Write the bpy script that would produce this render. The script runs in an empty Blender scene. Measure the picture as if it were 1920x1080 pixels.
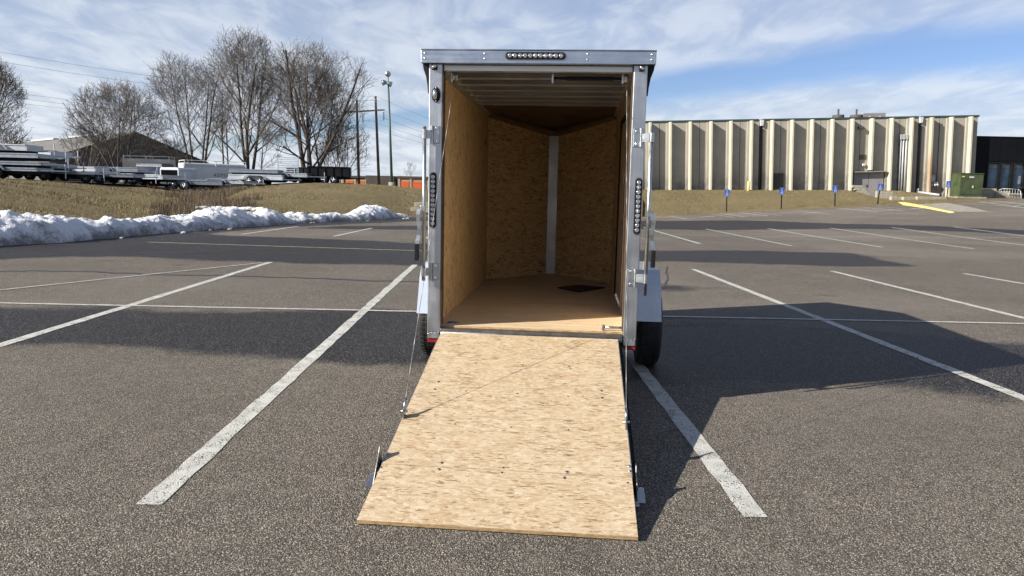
import bpy, bmesh, math, random
import numpy as np
from mathutils import Matrix, Vector

scene = bpy.context.scene
COL = scene.collection
R = math.radians

# ------------------------------------------------------------------ camera
FPX, CXP, CYP, EYE = 1390.0, 960.0, 540.0, 1.457          # focal length in photo pixels, eye height in m
PITCH, ROLL = math.atan(178.5 / FPX), 0.022
cf = np.array([0, math.cos(PITCH), -math.sin(PITCH)])
r0 = np.array([1.0, 0, 0]); u0 = np.cross(r0, cf)
cr = r0 * math.cos(ROLL) + u0 * math.sin(ROLL)
cu = u0 * math.cos(ROLL) - r0 * math.sin(ROLL)
camd = bpy.data.cameras.new('camera'); cam = bpy.data.objects.new('camera', camd); COL.objects.link(cam)
camd.sensor_width = 36; camd.lens = 36 * FPX / 1920; camd.clip_end = 5000; camd.clip_start = 0.05
M = Matrix.Identity(4)
for i in range(3):
    M[i][0] = cr[i]; M[i][1] = cu[i]; M[i][2] = -cf[i]
M[2][3] = EYE
cam.matrix_world = M
scene.camera = cam

def ray(px, py):
    return cf + cr * (px - CXP) / FPX - cu * (py - CYP) / FPX
def at(px, py, Y):
    """world point seen at photo pixel (px, py) at the ground distance Y"""
    d = ray(px, py); k = Y / d[1]
    return Vector((d[0] * k, Y, EYE + d[2] * k))
def gnd(px, py, z=0.0):
    d = ray(px, py); k = (z - EYE) / d[2]
    return Vector((d[0] * k, d[1] * k, z))

# ------------------------------------------------------------------ world and sun
SUN = Vector((0.8097, 0.3521, -0.4695)).normalized()          # direction the light travels
world = bpy.data.worlds.new('World'); scene.world = world; world.use_nodes = True
wn, wl = world.node_tree.nodes, world.node_tree.links
wn.clear()
def W(t, **k):
    n = wn.new(t)
    for a, b in k.items(): setattr(n, a, b)
    return n
def wmath(op, a, b=None, clamp=False):
    n = W('ShaderNodeMath', operation=op, use_clamp=clamp)
    for i, v in enumerate((a, b)):
        if v is None: continue
        if isinstance(v, (int, float)): n.inputs[i].default_value = v
        else: wl.new(v, n.inputs[i])
    return n.outputs[0]
def wramp(fac, lo, hi, a=0.0, b=1.0):
    n = W('ShaderNodeMapRange', interpolation_type='SMOOTHSTEP')
    wl.new(fac, n.inputs[0])
    for i, v in zip((1, 2, 3, 4), (lo, hi, a, b)): n.inputs[i].default_value = v
    return n.outputs[0]
sky = W('ShaderNodeTexSky', sky_type='NISHITA')
sky.sun_disc = False
sky.sun_elevation = math.asin(-SUN.z)
sky.sun_rotation = math.atan2(-SUN.x, -SUN.y)
sky.air_density = 1.0; sky.dust_density = 0.15; sky.ozone_density = 1.6
tc = W('ShaderNodeTexCoord')
sep = W('ShaderNodeSeparateXYZ'); wl.new(tc.outputs['Generated'], sep.inputs[0])
zz = wmath('MAXIMUM', sep.outputs[2], 0.012)
px_ = wmath('DIVIDE', sep.outputs[0], zz); py_ = wmath('DIVIDE', sep.outputs[1], zz)
cc = wmath('ADD', wmath('MULTIPLY', px_, 0.785), wmath('MULTIPLY', py_, 0.619))
zs_ = wmath('ADD', sep.outputs[2], 0.11)                    # the sheet curves down with the earth, so it never foreshortens to a line
comb = W('ShaderNodeCombineXYZ'); wl.new(wmath('DIVIDE', sep.outputs[0], zs_), comb.inputs[0]); wl.new(wmath('DIVIDE', sep.outputs[1], zs_), comb.inputs[1])
def wnoise(scale, detail, rough, loc=(0, 0, 0), sc=(1, 1, 1), rz=0.0, dist=0.0):
    mp = W('ShaderNodeMapping'); wl.new(comb.outputs[0], mp.inputs[0])
    mp.inputs['Location'].default_value = loc; mp.inputs['Scale'].default_value = sc; mp.inputs['Rotation'].default_value = (0, 0, rz)
    n = W('ShaderNodeTexNoise'); wl.new(mp.outputs[0], n.inputs['Vector'])
    n.inputs['Scale'].default_value = scale; n.inputs['Detail'].default_value = detail
    n.inputs['Roughness'].default_value = rough; n.inputs['Distortion'].default_value = dist
    return n.outputs['Fac']
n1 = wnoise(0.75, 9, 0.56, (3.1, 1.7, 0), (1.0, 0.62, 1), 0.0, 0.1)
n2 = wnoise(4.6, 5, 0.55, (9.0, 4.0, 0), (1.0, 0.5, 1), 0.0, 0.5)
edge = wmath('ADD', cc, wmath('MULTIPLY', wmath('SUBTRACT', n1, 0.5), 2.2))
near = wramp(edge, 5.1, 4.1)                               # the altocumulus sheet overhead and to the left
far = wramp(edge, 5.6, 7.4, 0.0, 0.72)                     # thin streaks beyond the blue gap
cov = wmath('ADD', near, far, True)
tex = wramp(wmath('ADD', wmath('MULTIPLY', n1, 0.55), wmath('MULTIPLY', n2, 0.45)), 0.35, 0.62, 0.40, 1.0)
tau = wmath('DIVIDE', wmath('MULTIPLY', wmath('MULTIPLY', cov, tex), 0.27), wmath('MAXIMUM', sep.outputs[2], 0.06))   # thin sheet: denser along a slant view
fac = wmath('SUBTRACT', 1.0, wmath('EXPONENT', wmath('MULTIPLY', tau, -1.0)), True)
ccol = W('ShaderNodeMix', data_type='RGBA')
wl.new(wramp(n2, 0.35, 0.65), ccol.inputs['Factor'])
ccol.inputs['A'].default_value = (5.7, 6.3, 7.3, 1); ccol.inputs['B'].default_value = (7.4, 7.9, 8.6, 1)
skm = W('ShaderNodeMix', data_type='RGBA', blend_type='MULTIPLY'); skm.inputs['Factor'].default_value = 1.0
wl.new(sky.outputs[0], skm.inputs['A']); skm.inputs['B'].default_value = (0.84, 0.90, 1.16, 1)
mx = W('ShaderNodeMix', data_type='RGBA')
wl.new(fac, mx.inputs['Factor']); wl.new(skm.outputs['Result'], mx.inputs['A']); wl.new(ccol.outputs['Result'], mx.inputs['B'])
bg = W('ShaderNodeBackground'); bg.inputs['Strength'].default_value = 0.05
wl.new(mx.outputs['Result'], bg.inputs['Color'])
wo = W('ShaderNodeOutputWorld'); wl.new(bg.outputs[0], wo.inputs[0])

sd = bpy.data.lights.new('sun', 'SUN'); sd.energy = 5.0; sd.angle = R(0.53); sd.color = (1.0, 0.93, 0.82)
so = bpy.data.objects.new('sun', sd); COL.objects.link(so)
so.rotation_euler = SUN.to_track_quat('-Z', 'Y').to_euler(); so.location = (-20, -8, 15)
vs = scene.view_settings
vs.view_transform = 'Standard'; vs.look = 'None'; vs.exposure = 1.12; vs.gamma = 1.0; vs.use_curve_mapping = False
scene.render.engine = 'CYCLES'
scene.cycles.max_bounces = 8; scene.cycles.diffuse_bounces = 6; scene.cycles.glossy_bounces = 4
scene.cycles.transparent_max_bounces = 12
scene.cycles.use_denoising = True

# ------------------------------------------------------------------ materials
def lin(r, g, b):
    f = lambda v: ((v / 255 + 0.055) / 1.055) ** 2.4 if v > 10 else v / 255 / 12.92
    return (f(r), f(g), f(b), 1)
class NT:
    def __init__(s, name):
        s.m = bpy.data.materials.new(name); s.m.use_nodes = True
        s.n, s.l = s.m.node_tree.nodes, s.m.node_tree.links
        s.b = s.n['Principled BSDF']; s.out = s.n['Material Output']
        s._tc = s.n.new('ShaderNodeTexCoord')
    def inp(s, sock, v):
        if hasattr(v, 'links') or isinstance(v, bpy.types.NodeSocket): s.l.new(v, sock)
        else:
            if isinstance(v, tuple) and len(v) == 3 and sock.type == 'RGBA': v = v + (1,)
            sock.default_value = v
    def co(s, which='Object', sc=(1, 1, 1), rot=(0, 0, 0), loc=(0, 0, 0)):
        m = s.n.new('ShaderNodeMapping'); s.l.new(s._tc.outputs[which], m.inputs[0])
        m.inputs['Scale'].default_value = sc; m.inputs['Rotation'].default_value = rot; m.inputs['Location'].default_value = loc
        return m.outputs[0]
    def pos(s):
        return s.n.new('ShaderNodeNewGeometry').outputs['Position']
    def noise(s, vec, scale, detail=4, rough=0.55, dist=0.0, out='Fac'):
        n = s.n.new('ShaderNodeTexNoise'); s.l.new(vec, n.inputs['Vector'])
        n.inputs['Scale'].default_value = scale; n.inputs['Detail'].default_value = detail
        n.inputs['Roughness'].default_value = rough; n.inputs['Distortion'].default_value = dist
        return n.outputs[out]
    def vor(s, vec, scale, out='Color', feature='F1', rnd=1.0):
        n = s.n.new('ShaderNodeTexVoronoi'); n.feature = feature
        s.l.new(vec, n.inputs['Vector']); n.inputs['Scale'].default_value = scale; n.inputs['Randomness'].default_value = rnd
        return n.outputs[out]
    def math(s, op, a, b=None, clamp=False):
        n = s.n.new('ShaderNodeMath'); n.operation = op; n.use_clamp = clamp
        s.inp(n.inputs[0], a)
        if b is not None: s.inp(n.inputs[1], b)
        return n.outputs[0]
    def ramp(s, f, lo, hi, a=0.0, b=1.0, smooth=True):
        n = s.n.new('ShaderNodeMapRange'); n.interpolation_type = 'SMOOTHSTEP' if smooth else 'LINEAR'
        s.l.new(f, n.inputs[0])
        for i, v in zip((1, 2, 3, 4), (lo, hi, a, b)): n.inputs[i].default_value = v
        return n.outputs[0]
    def cramp(s, f, stops, interp='LINEAR'):
        n = s.n.new('ShaderNodeValToRGB'); s.l.new(f, n.inputs[0]); e = n.color_ramp; e.interpolation = interp
        while len(e.elements) < len(stops): e.elements.new(0.5)
        for el, (p, c) in zip(e.elements, stops): el.position = p; el.color = tuple(c[:3]) + (1,)
        return n.outputs[0]
    def mix(s, f, a, b, mode='MIX'):
        n = s.n.new('ShaderNodeMix'); n.data_type = 'RGBA'; n.blend_type = mode
        s.inp(n.inputs['Factor'], f); s.inp(n.inputs['A'], a); s.inp(n.inputs['B'], b)
        return n.outputs['Result']
    def red(s, c):
        n = s.n.new('ShaderNodeSeparateColor'); s.l.new(c, n.inputs[0]); return n.outputs[0]
    def vadd(s, a, b, k=1.0):
        m = s.n.new('ShaderNodeVectorMath'); m.operation = 'MULTIPLY_ADD'
        s.l.new(b, m.inputs[0]); m.inputs[1].default_value = (k, k, k); s.l.new(a, m.inputs[2]); return m.outputs[0]
    def bump(s, h, strength=0.3, dist=0.01):
        n = s.n.new('ShaderNodeBump'); s.l.new(h, n.inputs['Height'])
        s.inp(n.inputs['Strength'], strength); n.inputs['Distance'].default_value = dist
        s.l.new(n.outputs[0], s.b.inputs['Normal']); return n
    def set(s, **k):
        nm = dict(col='Base Color', rough='Roughness', metal='Metallic', spec='Specular IOR Level', alpha='Alpha',
                  ecol='Emission Color', estr='Emission Strength', coat='Coat Weight', trans='Transmission Weight', ior='IOR')
        for a, v in k.items(): s.inp(s.b.inputs[nm[a]], v)
        return s
MAT = {}
def mat_plain(name, col, rough=0.6, metal=0.0, var=0.12, scale=3.0, bump=0.0, bscale=60, **k):
    t = NT(name); c = t.co()
    n = t.noise(c, scale, 5, 0.6)
    lo = tuple(v * (1 - var * 1.6) for v in col[:3]); hi = tuple(min(1, v * (1 + var)) for v in col[:3])
    t.set(col=t.cramp(n, [(0.3, lo), (0.7, hi)]), metal=metal, **k)
    t.set(rough=t.ramp(t.noise(c, scale * 2.3, 4), 0.3, 0.7, max(0.03, rough - 0.08), min(1, rough + 0.1)))
    if bump: t.bump(t.noise(c, bscale, 3), bump, 0.01)
    MAT[name] = t.m; return t.m

# ---- asphalt: dry, worn aggregate with wet bands (the attribute holds the distance to a wet patch's edge in metres)
t = NT('asphalt'); P = t.pos()
stone = t.vor(P, 155.0); sv = t.red(stone)
stoned = t.vor(P, 155.0, 'Distance')
fine = t.noise(P, 260, 2, 0.6)
macro = t.noise(P, 0.5, 5, 0.6); mid = t.noise(P, 5.0, 5, 0.65)
agg = t.cramp(sv, [(0.0, (0.036, 0.032, 0.028)), (0.35, (0.102, 0.089, 0.074)), (0.66, (0.205, 0.179, 0.147)), (0.88, (0.32, 0.280, 0.228)), (1.0, (0.58, 0.51, 0.415))])
agg = t.mix(t.ramp(stoned, 0.40, 0.72), agg, (0.028, 0.026, 0.025, 1))
agg = t.mix(t.ramp(fine, 0.35, 0.7, 0.0, 0.35), agg, (0.20, 0.18, 0.152, 1))
agg = t.mix(t.ramp(macro, 0.35, 0.68, 0.0, 0.30), agg, (0.060, 0.053, 0.045, 1))
sandy = t.noise(P, 0.11, 4, 0.6)
agg = t.mix(t.ramp(sandy, 0.45, 0.65, 0.0, 0.40), agg, (0.20, 0.18, 0.155, 1))
spots = t.math('MULTIPLY', t.ramp(t.vor(P, 0.55, 'Distance'), 0.13, 0.04), t.ramp(t.noise(P, 14, 4, .7), .35, .6))
agg = t.mix(t.math('MULTIPLY', spots, 0.55), agg, (0.035, 0.032, 0.030, 1))
agg = t.mix(t.ramp(mid, 0.45, 0.72, 0.0, 0.22), agg, (0.21, 0.187, 0.157, 1))
at_ = t.n.new('ShaderNodeAttribute'); at_.attribute_name = 'wet'
wd = t.math('ADD', at_.outputs['Fac'], t.math('MULTIPLY', t.math('SUBTRACT', t.noise(P, 0.9, 6, 0.68), 0.5), 1.15))
wd = t.math('ADD', wd, t.math('MULTIPLY', t.math('SUBTRACT', t.noise(P, 30, 3, 0.6), 0.5), 0.20))
wet = t.ramp(wd, -0.16, 0.20)
pud = t.math('MULTIPLY', wet, t.ramp(t.noise(P, 0.42, 4, 0.55), 0.5, 0.66))
wetcol = t.mix(t.ramp(sv, 0.86, 0.95), t.mix(1.0, agg, (0.115, 0.11, 0.12, 1), 'MULTIPLY'), (0.17, 0.16, 0.15, 1))
t.set(col=t.mix(wet, agg, wetcol))
t.set(rough=t.ramp(wet, 0, 1, 0.92, 0.55), spec=t.ramp(wet, 0, 1, 0.15, 0.16))
hh = t.math('ADD', t.math('MULTIPLY', stoned, -1.0), t.math('MULTIPLY', fine, 0.25))
t.bump(hh, t.ramp(wet, 0, 1, 0.8, 0.7), 0.006)
MAT['asphalt'] = t.m

def paint_mat(name, col, wear):
    t = NT(name); P = t.pos()
    sv = t.red(t.vor(P, 155.0)); sd_ = t.vor(P, 155.0, 'Distance')
    c = t.mix(t.ramp(t.noise(P, 9, 5), 0.35, 0.7), col, tuple(v * 0.78 for v in col[:3]) + (1,))
    t.set(col=c, rough=0.8, spec=0.25)
    h = t.math('ADD', t.math('MULTIPLY', sv, 0.40), t.math('MULTIPLY', t.noise(P, 7, 5, 0.7), 0.75))
    t.set(alpha=t.ramp(h, wear, wear + 0.10))
    t.bump(t.math('MULTIPLY', sd_, -1.0), 0.5, 0.005)
    MAT[name] = t.m
paint_mat('white_paint', (0.44, 0.44, 0.41, 1), 0.36)
paint_mat('worn_white_paint', (0.38, 0.37, 0.335, 1), 0.42)
paint_mat('cream_paint', (0.36, 0.31, 0.235, 1), 0.36)
paint_mat('yellow_paint', (0.75, 0.52, 0.05, 1), 0.22)
mat_plain('crack_filler', (0.022, 0.021, 0.021), 0.55, var=0.3, scale=20)

# ---- oriented strand board
def osb(name, cols, dark, along='X', sliver=0.8, fl=(17, 62)):
    """strand board: three layers of overlapping flakes at different angles, fibre grain and dark slivers between them"""
    t = NT(name)
    def ax(l, w): return (l, w, w) if along == 'X' else (w, w, l)
    def rt(a): return (0, 0, a) if along == 'X' else (a, 0.1, 0)
    base = t.co('Object', (1, 1, 1))
    warp = t.noise(base, 9.0, 3, 0.55, out='Color')
    f = None
    for rot, loc, q, thr in ((0.12, (0, 0, 0), 1.0, 0), (-0.30, (3.3, 1.7, 0.4), 1.2, .5), (0.75, (7.1, 5.2, 0.9), 0.9, .54), (-0.9, (1.9, 3.2, 6.9), 1.1, .57), (-0.08, (2.7, 9.2, 3.9), 1.6, .60)):
        v = t.vadd(t.co('Object', ax(fl[0] * q, fl[1] * q), rt(rot), loc), warp, 1.8)
        c = t.red(t.vor(v, 1.0))
        if f is None: f = c
        else:
            pick = t.noise(t.co('Object', ax(14, 42), rt(-rot), loc), 1.0, 3, 0.6)
            f = t.mix(t.ramp(pick, thr - .004, thr + .004), f, c)
    fr = t.red(f)
    c = t.cramp(fr, [(0.0, cols[4]), (0.22, cols[1]), (0.5, cols[2]), (0.84, cols[3]), (0.93, cols[4]), (1.0, cols[0])])
    grain = t.noise(t.co('Object', ax(30, 330), rt(.1)), 1.0, 4, 0.7)
    c = t.mix(t.ramp(grain, 0.45, 0.75, 0.0, 0.30), c, cols[0] + (1,))
    big = t.noise(base, 2.2, 5, 0.65)
    c = t.mix(t.ramp(big, 0.45, 0.75, 0, 0.22), c, cols[1] + (1,))
    for sc_, lo, seed in ((1.0, .82, 1.1), (1.7, .86, 5.3)):
        v = t.vadd(t.co('Object', ax(24 * sc_, 170 * sc_), rt(.18), (seed, 2.2, 0.3)), warp, 3.0)
        sl = t.math('MULTIPLY', t.ramp(t.red(t.vor(v, 1.0)), lo, lo + .03), t.ramp(t.noise(t.co('Object', ax(5, 9), loc=(seed, 0, 0)), 1.0, 5, 0.7), 0.50, 0.58))
        c = t.mix(t.math('MULTIPLY', sl, sliver), c, dark + (1,))
    # thin wavy strand edges
    for q_, lo_, wd_ in ((1.0, .50, .012), (1.5, .46, .010), (.8, .55, .014)):
        sw = t.noise(t.co('Object', ax(7 * q_, 34 * q_), rt(.25 * (q_ - 1.1)), (q_, 3 * q_, 1)), 1.0, 6, 0.62, 1.1)
        ed = t.math('MULTIPLY', t.ramp(t.math('ABSOLUTE', t.math('SUBTRACT', sw, lo_)), wd_, wd_ * .25), t.ramp(t.noise(t.co('Object', ax(9, 16), loc=(4 * q_, 0, 2)), 1.0, 4, .7), .46, .60))
        c = t.mix(t.math('MULTIPLY', ed, .85), c, cols[0] + (1,))
        c = t.mix(t.math('MULTIPLY', t.ramp(sw, .56, .70), .45), c, cols[4] + (1,))
    scuff = t.noise(t.co('Object', (3, 5, 5)), 1.0, 6, 0.72)
    c = t.mix(t.ramp(scuff, 0.60, 0.78, 0, 0.30), c, tuple(v * .55 for v in cols[1]) + (1,))
    t.set(col=c, rough=0.72, spec=0.3)
    t.bump(t.math('ADD', fr, t.math('MULTIPLY', grain, .5)), 0.25, 0.002)
    MAT[name] = t.m
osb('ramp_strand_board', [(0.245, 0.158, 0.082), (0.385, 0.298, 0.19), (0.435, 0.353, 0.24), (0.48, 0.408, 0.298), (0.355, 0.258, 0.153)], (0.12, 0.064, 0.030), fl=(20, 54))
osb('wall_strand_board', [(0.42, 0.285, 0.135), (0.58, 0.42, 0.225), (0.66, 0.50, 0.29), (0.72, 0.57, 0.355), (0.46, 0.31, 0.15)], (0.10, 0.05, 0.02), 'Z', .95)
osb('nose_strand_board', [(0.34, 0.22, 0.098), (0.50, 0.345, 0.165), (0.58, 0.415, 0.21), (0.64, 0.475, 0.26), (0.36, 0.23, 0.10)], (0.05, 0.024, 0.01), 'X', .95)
t = NT('floor_plywood'); c = t.co('Object', (2.2, 26, 26)); g = t.noise(t.vadd(c, t.noise(t.co(), 2.5, 3, out='Color'), 2.0), 1.0, 5, 0.6)
c2 = t.cramp(g, [(0.25, (0.40, 0.30, 0.18)), (0.5, (0.52, 0.41, 0.27)), (0.75, (0.60, 0.49, 0.34))])
c2 = t.mix(t.math('MULTIPLY', t.ramp(t.noise(t.co(), 9, 5, .7), 0.60, 0.68), 0.4), c2, (0.15, 0.085, 0.035, 1))
t.set(col=c2, rough=0.55); t.bump(g, 0.1, 0.002); MAT['floor_plywood'] = t.m
t = NT('board_edge'); c = t.co('Object', (30, 30, 260)); g = t.noise(c, 1.0, 4, 0.65)
t.set(col=t.cramp(g, [(0.3, (0.14, 0.08, 0.035)), (0.6, (0.42, 0.29, 0.15)), (0.8, (0.52, 0.38, 0.21))]), rough=0.85); t.bump(g, 0.4, 0.004); MAT['board_edge'] = t.m

# ---- metals and the rest
def metal(name, col, rough, streak=(3, 3, 60), scr=0.25):
    t = NT(name); c = t.co('Object', streak); g = t.noise(c, 1.0, 5, 0.65); b = t.noise(t.co(), 6, 5, 0.65)
    t.set(col=t.cramp(t.math('ADD', t.math('MULTIPLY', g, 0.5), t.math('MULTIPLY', b, 0.5)), [(0.3, tuple(v * (1 - scr) for v in col)), (0.7, col)]), metal=1.0)
    t.set(rough=t.ramp(t.math('ADD', t.math('MULTIPLY', g, 0.4), t.math('MULTIPLY', b, 0.6)), 0.3, 0.7, rough - 0.08, rough + 0.12))
    t.bump(g, 0.05, 0.001); MAT[name] = t.m
metal('aluminium_post', (0.50, 0.52, 0.55), 0.36, (60, 60, 2))
metal('aluminium_header', (0.46, 0.50, 0.57), 0.30, (2, 60, 60))
metal('aluminium_bow', (0.72, 0.73, 0.74), 0.5, (2, 60, 60))
metal('galvanised_steel', (0.48, 0.51, 0.53), 0.33, (8, 8, 30), 0.35)
metal('dull_aluminium', (0.26, 0.25, 0.24), 0.36, (40, 40, 2), 0.3)
metal('bolt_steel', (0.22, 0.24, 0.27), 0.4, (8, 8, 8), 0.4)
metal('polished_chrome', (0.85, 0.87, 0.9), 0.12, (5, 5, 5), 0.1)
mat_plain('fender_aluminium', (0.40, 0.45, 0.54), 0.30, 0.15, 0.06, 3, coat=0.6)
metal('yard_aluminium', (0.36, 0.40, 0.45), 0.42, (1, 1, 10), 0.25)
mat_plain('yard_white_metal', (0.44, 0.47, 0.51), 0.5, 0.0, 0.12, 1.5)
mat_plain('yard_weathered_deck', (0.20, 0.18, 0.155), 0.85, 0, 0.3, 2.0)
mat_plain('skin_white', (0.46, 0.48, 0.50), 0.35, 0, 0.05, 1.0)
mat_plain('rubber', (0.014, 0.014, 0.015), 0.75, 0, 0.35, 14, 0.3, 80)
mat_plain('black_plastic', (0.010, 0.010, 0.011), 0.5, 0, 0.2, 10, spec=0.15)
mat_plain('black_steel', (0.012, 0.012, 0.014), 0.6, 0, 0.3, 3, spec=0.12)
mat_plain('dark_trim', (0.075, 0.05, 0.035), 0.5, 0, 0.25, 5)
mat_plain('roof_shade', (0.06, 0.052, 0.045), 0.6, 0, 0.2, 4)  # shade above the roof bows put into a dark base colour
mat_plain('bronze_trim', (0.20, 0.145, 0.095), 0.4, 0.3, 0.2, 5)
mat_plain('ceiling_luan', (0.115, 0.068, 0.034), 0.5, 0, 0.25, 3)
mat_plain('red_reflector', (0.24, 0.008, 0.008), 0.3, 0, 0.15, 20)
mat_plain('beige_plastic', (0.36, 0.32, 0.26), 0.5, 0, 0.1, 8)
mat_plain('steel_cable', (0.30, 0.30, 0.29), 0.5, 0.6, 0.3, 200)
t = NT('clear_lens'); t.set(col=(0.50, 0.52, 0.54, 1), rough=0.14, metal=0.85, coat=0.6); MAT['clear_lens'] = t.m
t = NT('window_glass'); t.set(col=(0.75, 0.82, 0.85, 1), rough=0.03, trans=1.0, ior=1.2); MAT['window_glass'] = t.m
mat_plain('blind_blue', (0.05, 0.085, 0.145), 0.35, 0, 0.12, 1.2)
mat_plain('transom_tint', (0.13, 0.17, 0.155), 0.25, 0, 0.35, 3.0)  # plain grey-green pane colour, no emission

t = NT('ribbed_concrete'); c = t.co(); n = t.noise(c, 0.7, 6, 0.62); st = t.noise(t.co('Object', (2.2, 2.2, 0.16)), 1.0, 5, 0.65)
cc_ = t.cramp(n, [(0.3, (0.27, 0.255, 0.22)), (0.7, (0.345, 0.325, 0.28))])
cc_ = t.mix(t.ramp(st, 0.48, 0.72, 0, 0.45), cc_, (0.19, 0.177, 0.15, 1))
sx = t.n.new('ShaderNodeSeparateXYZ'); t.l.new(t._tc.outputs['Object'], sx.inputs[0])
damp = t.math('MULTIPLY', t.ramp(t.math('ADD', sx.outputs[2], t.math('MULTIPLY', st, 2.6)), 4.4, 1.9), t.ramp(n, 0.35, 0.6))
cc_ = t.mix(t.math('MULTIPLY', damp, 0.80), cc_, (0.105, 0.10, 0.098, 1))
t.set(col=cc_, rough=0.9, spec=0.2); t.bump(t.noise(c, 14, 5), 0.25, 0.02); MAT['ribbed_concrete'] = t.m
t = NT('rib_concrete'); c = t.co(); n = t.noise(c, 0.9, 6, 0.62); st = t.noise(t.co('Object', (4, 4, 0.25)), 1.0, 5, 0.65)
cc_ = t.cramp(n, [(0.3, (0.42, 0.395, 0.30)), (0.7, (0.51, 0.48, 0.37))]); cc_ = t.mix(t.ramp(st, 0.52, 0.75, 0, 0.4), cc_, (0.27, 0.245, 0.185, 1))
t.set(col=cc_, rough=0.85, spec=0.2); t.bump(t.noise(c, 14, 5), 0.2, 0.02); MAT['rib_concrete'] = t.m
t = NT('rust_stained_concrete'); c = t.co(); st = t.noise(t.co('Object', (5, 5, 0.3)), 1.0, 5, 0.7)
sx = t.n.new('ShaderNodeSeparateXYZ'); t.l.new(t._tc.outputs['Object'], sx.inputs[0])
f = t.math('MULTIPLY', t.ramp(sx.outputs[2], 4.2, 1.8), t.ramp(st, 0.3, 0.55))
t.set(col=t.mix(f, (0.36, 0.33, 0.25, 1), (0.24, 0.145, 0.075, 1)), rough=0.9); MAT['rust_stained_concrete'] = t.m
mat_plain('concrete', (0.24, 0.22, 0.18), 0.9, 0, 0.2, 2.5, 0.3, 30)
mat_plain('concrete_block', (0.30, 0.275, 0.22), 0.92, 0, 0.2, 5, 0.4, 40)
mat_plain('green_fascia', (0.03, 0.055, 0.05), 0.5, 0, 0.2, 2)
mat_plain('transformer_green', (0.048, 0.066, 0.028), 0.5, 0, 0.25, 1.8)
mat_plain('interior_shade', (0.006, 0.006, 0.007), 1.0, 0, 0.2, 3, spec=0.0)
mat_plain('black_cladding', (0.005, 0.006, 0.008), 0.55, 0, 0.2, 1.0, spec=0.1)
mat_plain('door_grey', (0.22, 0.21, 0.215), 0.55, 0, 0.1, 1)
mat_plain('dark_louvre', (0.055, 0.052, 0.05), 0.7, 0, 0.2, 3)
mat_plain('sign_blue', (0.012, 0.07, 0.36), 0.4, 0, 0.12, 10)
mat_plain('sign_white', (0.50, 0.52, 0.53), 0.5, 0, 0.05, 10)
mat_plain('conduit_grey', (0.36, 0.37, 0.38), 0.5, 0, 0.12, 3)
mat_plain('bollard_yellow', (0.62, 0.50, 0.16), 0.6, 0, 0.2, 4)
mat_plain('warehouse_roof', (0.125, 0.122, 0.112), 0.7, 0, 0.15, 0.2)
mat_plain('warehouse_wall', (0.070, 0.066, 0.068), 0.8, 0, 0.2, 0.3)
mat_plain('storage_tan', (0.30, 0.23, 0.15), 0.85, 0, 0.12, 0.5)
mat_plain('storage_orange', (0.48, 0.09, 0.02), 0.6, 0, 0.12, 0.6)
mat_plain('storage_dark', (0.06, 0.05, 0.042), 0.9, 0, 0.15, 0.5)
mat_plain('pole_wood', (0.13, 0.105, 0.082), 0.9, 0, 0.3, 3)
mat_plain('pole_green', (0.035, 0.075, 0.064), 0.5, 0, 0.15, 2)
mat_plain('wire_dark', (0.09, 0.10, 0.115), 0.6, 0, 0.1, 1)
mat_plain('bark', (0.058, 0.046, 0.038), 0.95, 0, 0.4, 2.5, 0.5, 8)
mat_plain('twig', (0.098, 0.084, 0.074), 0.9, 0, 0.3, 0.6)
mat_plain('dry_stalk', (0.13, 0.098, 0.062), 0.95, 0, 0.4, 0.7)
mat_plain('blue_cab', (0.02, 0.035, 0.07), 0.35, 0, 0.2, 1)

t = NT('winter_grass'); P = t.pos(); a = t.noise(P, 0.28, 5, 0.62); b = t.noise(P, 2.6, 6, 0.7); d = t.noise(P, 22, 4, 0.7)
c = t.cramp(t.math('ADD', t.math('MULTIPLY', a, 0.5), t.math('MULTIPLY', b, 0.5)), [(0.32, (0.088, 0.078, 0.037)), (0.48, (0.170, 0.138, 0.074)), (0.66, (0.245, 0.195, 0.112))])
c = t.mix(t.ramp(d, 0.4, 0.66, 0, 0.65), c, (0.042, 0.036, 0.020, 1)); c = t.mix(t.ramp(d, 0.58, 0.40, 0, 0.35), c, (0.27, 0.225, 0.135, 1))
t.set(col=c, rough=1.0, spec=0.1); t.bump(t.math('ADD', d, b), 1.0, 0.12); MAT['winter_grass'] = t.m
t = NT('grass_blade'); o = t.n.new('ShaderNodeNewGeometry'); n = t.noise(o.outputs['Position'], 1.1, 4, 0.7)
rr = t.math('ADD', t.math('MULTIPLY', o.outputs['Random Per Island'], 0.6), t.math('MULTIPLY', n, 0.4))
t.set(col=t.cramp(rr, [(0.2, (0.072, 0.064, 0.029)), (0.5, (0.165, 0.135, 0.070)), (0.8, (0.31, 0.255, 0.145))]), rough=1.0, spec=0.1); MAT['grass_blade'] = t.m
mat_plain('far_ground', (0.16, 0.13, 0.07), 1.0, 0, 0.3, 0.02)
mat_plain('yard_gravel', (0.13, 0.115, 0.095), 1.0, 0, 0.35, 0.8, 0.6, 6)
t = NT('dirty_snow'); P = t.pos(); a = t.noise(P, 1.6, 6, 0.65); b = t.noise(P, 11, 5, 0.65)
sx = t.n.new('ShaderNodeSeparateXYZ'); t.l.new(P, sx.inputs[0])
dirt = t.ramp(t.math('ADD', t.math('ADD', t.math('MULTIPLY', a, 1.0), t.math('MULTIPLY', b, 0.45)), t.math('MULTIPLY', sx.outputs[2], -0.62)), 0.42, 0.78)
t.set(col=t.mix(t.math('MULTIPLY', dirt, 0.85), (0.62, 0.635, 0.66, 1), (0.085, 0.077, 0.068, 1)), rough=0.7, spec=0.3)
t.bump(t.math('ADD', t.math('MULTIPLY', a, 1.0), t.math('MULTIPLY', b, 0.6)), 0.8, 0.12); MAT['dirty_snow'] = t.m

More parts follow.
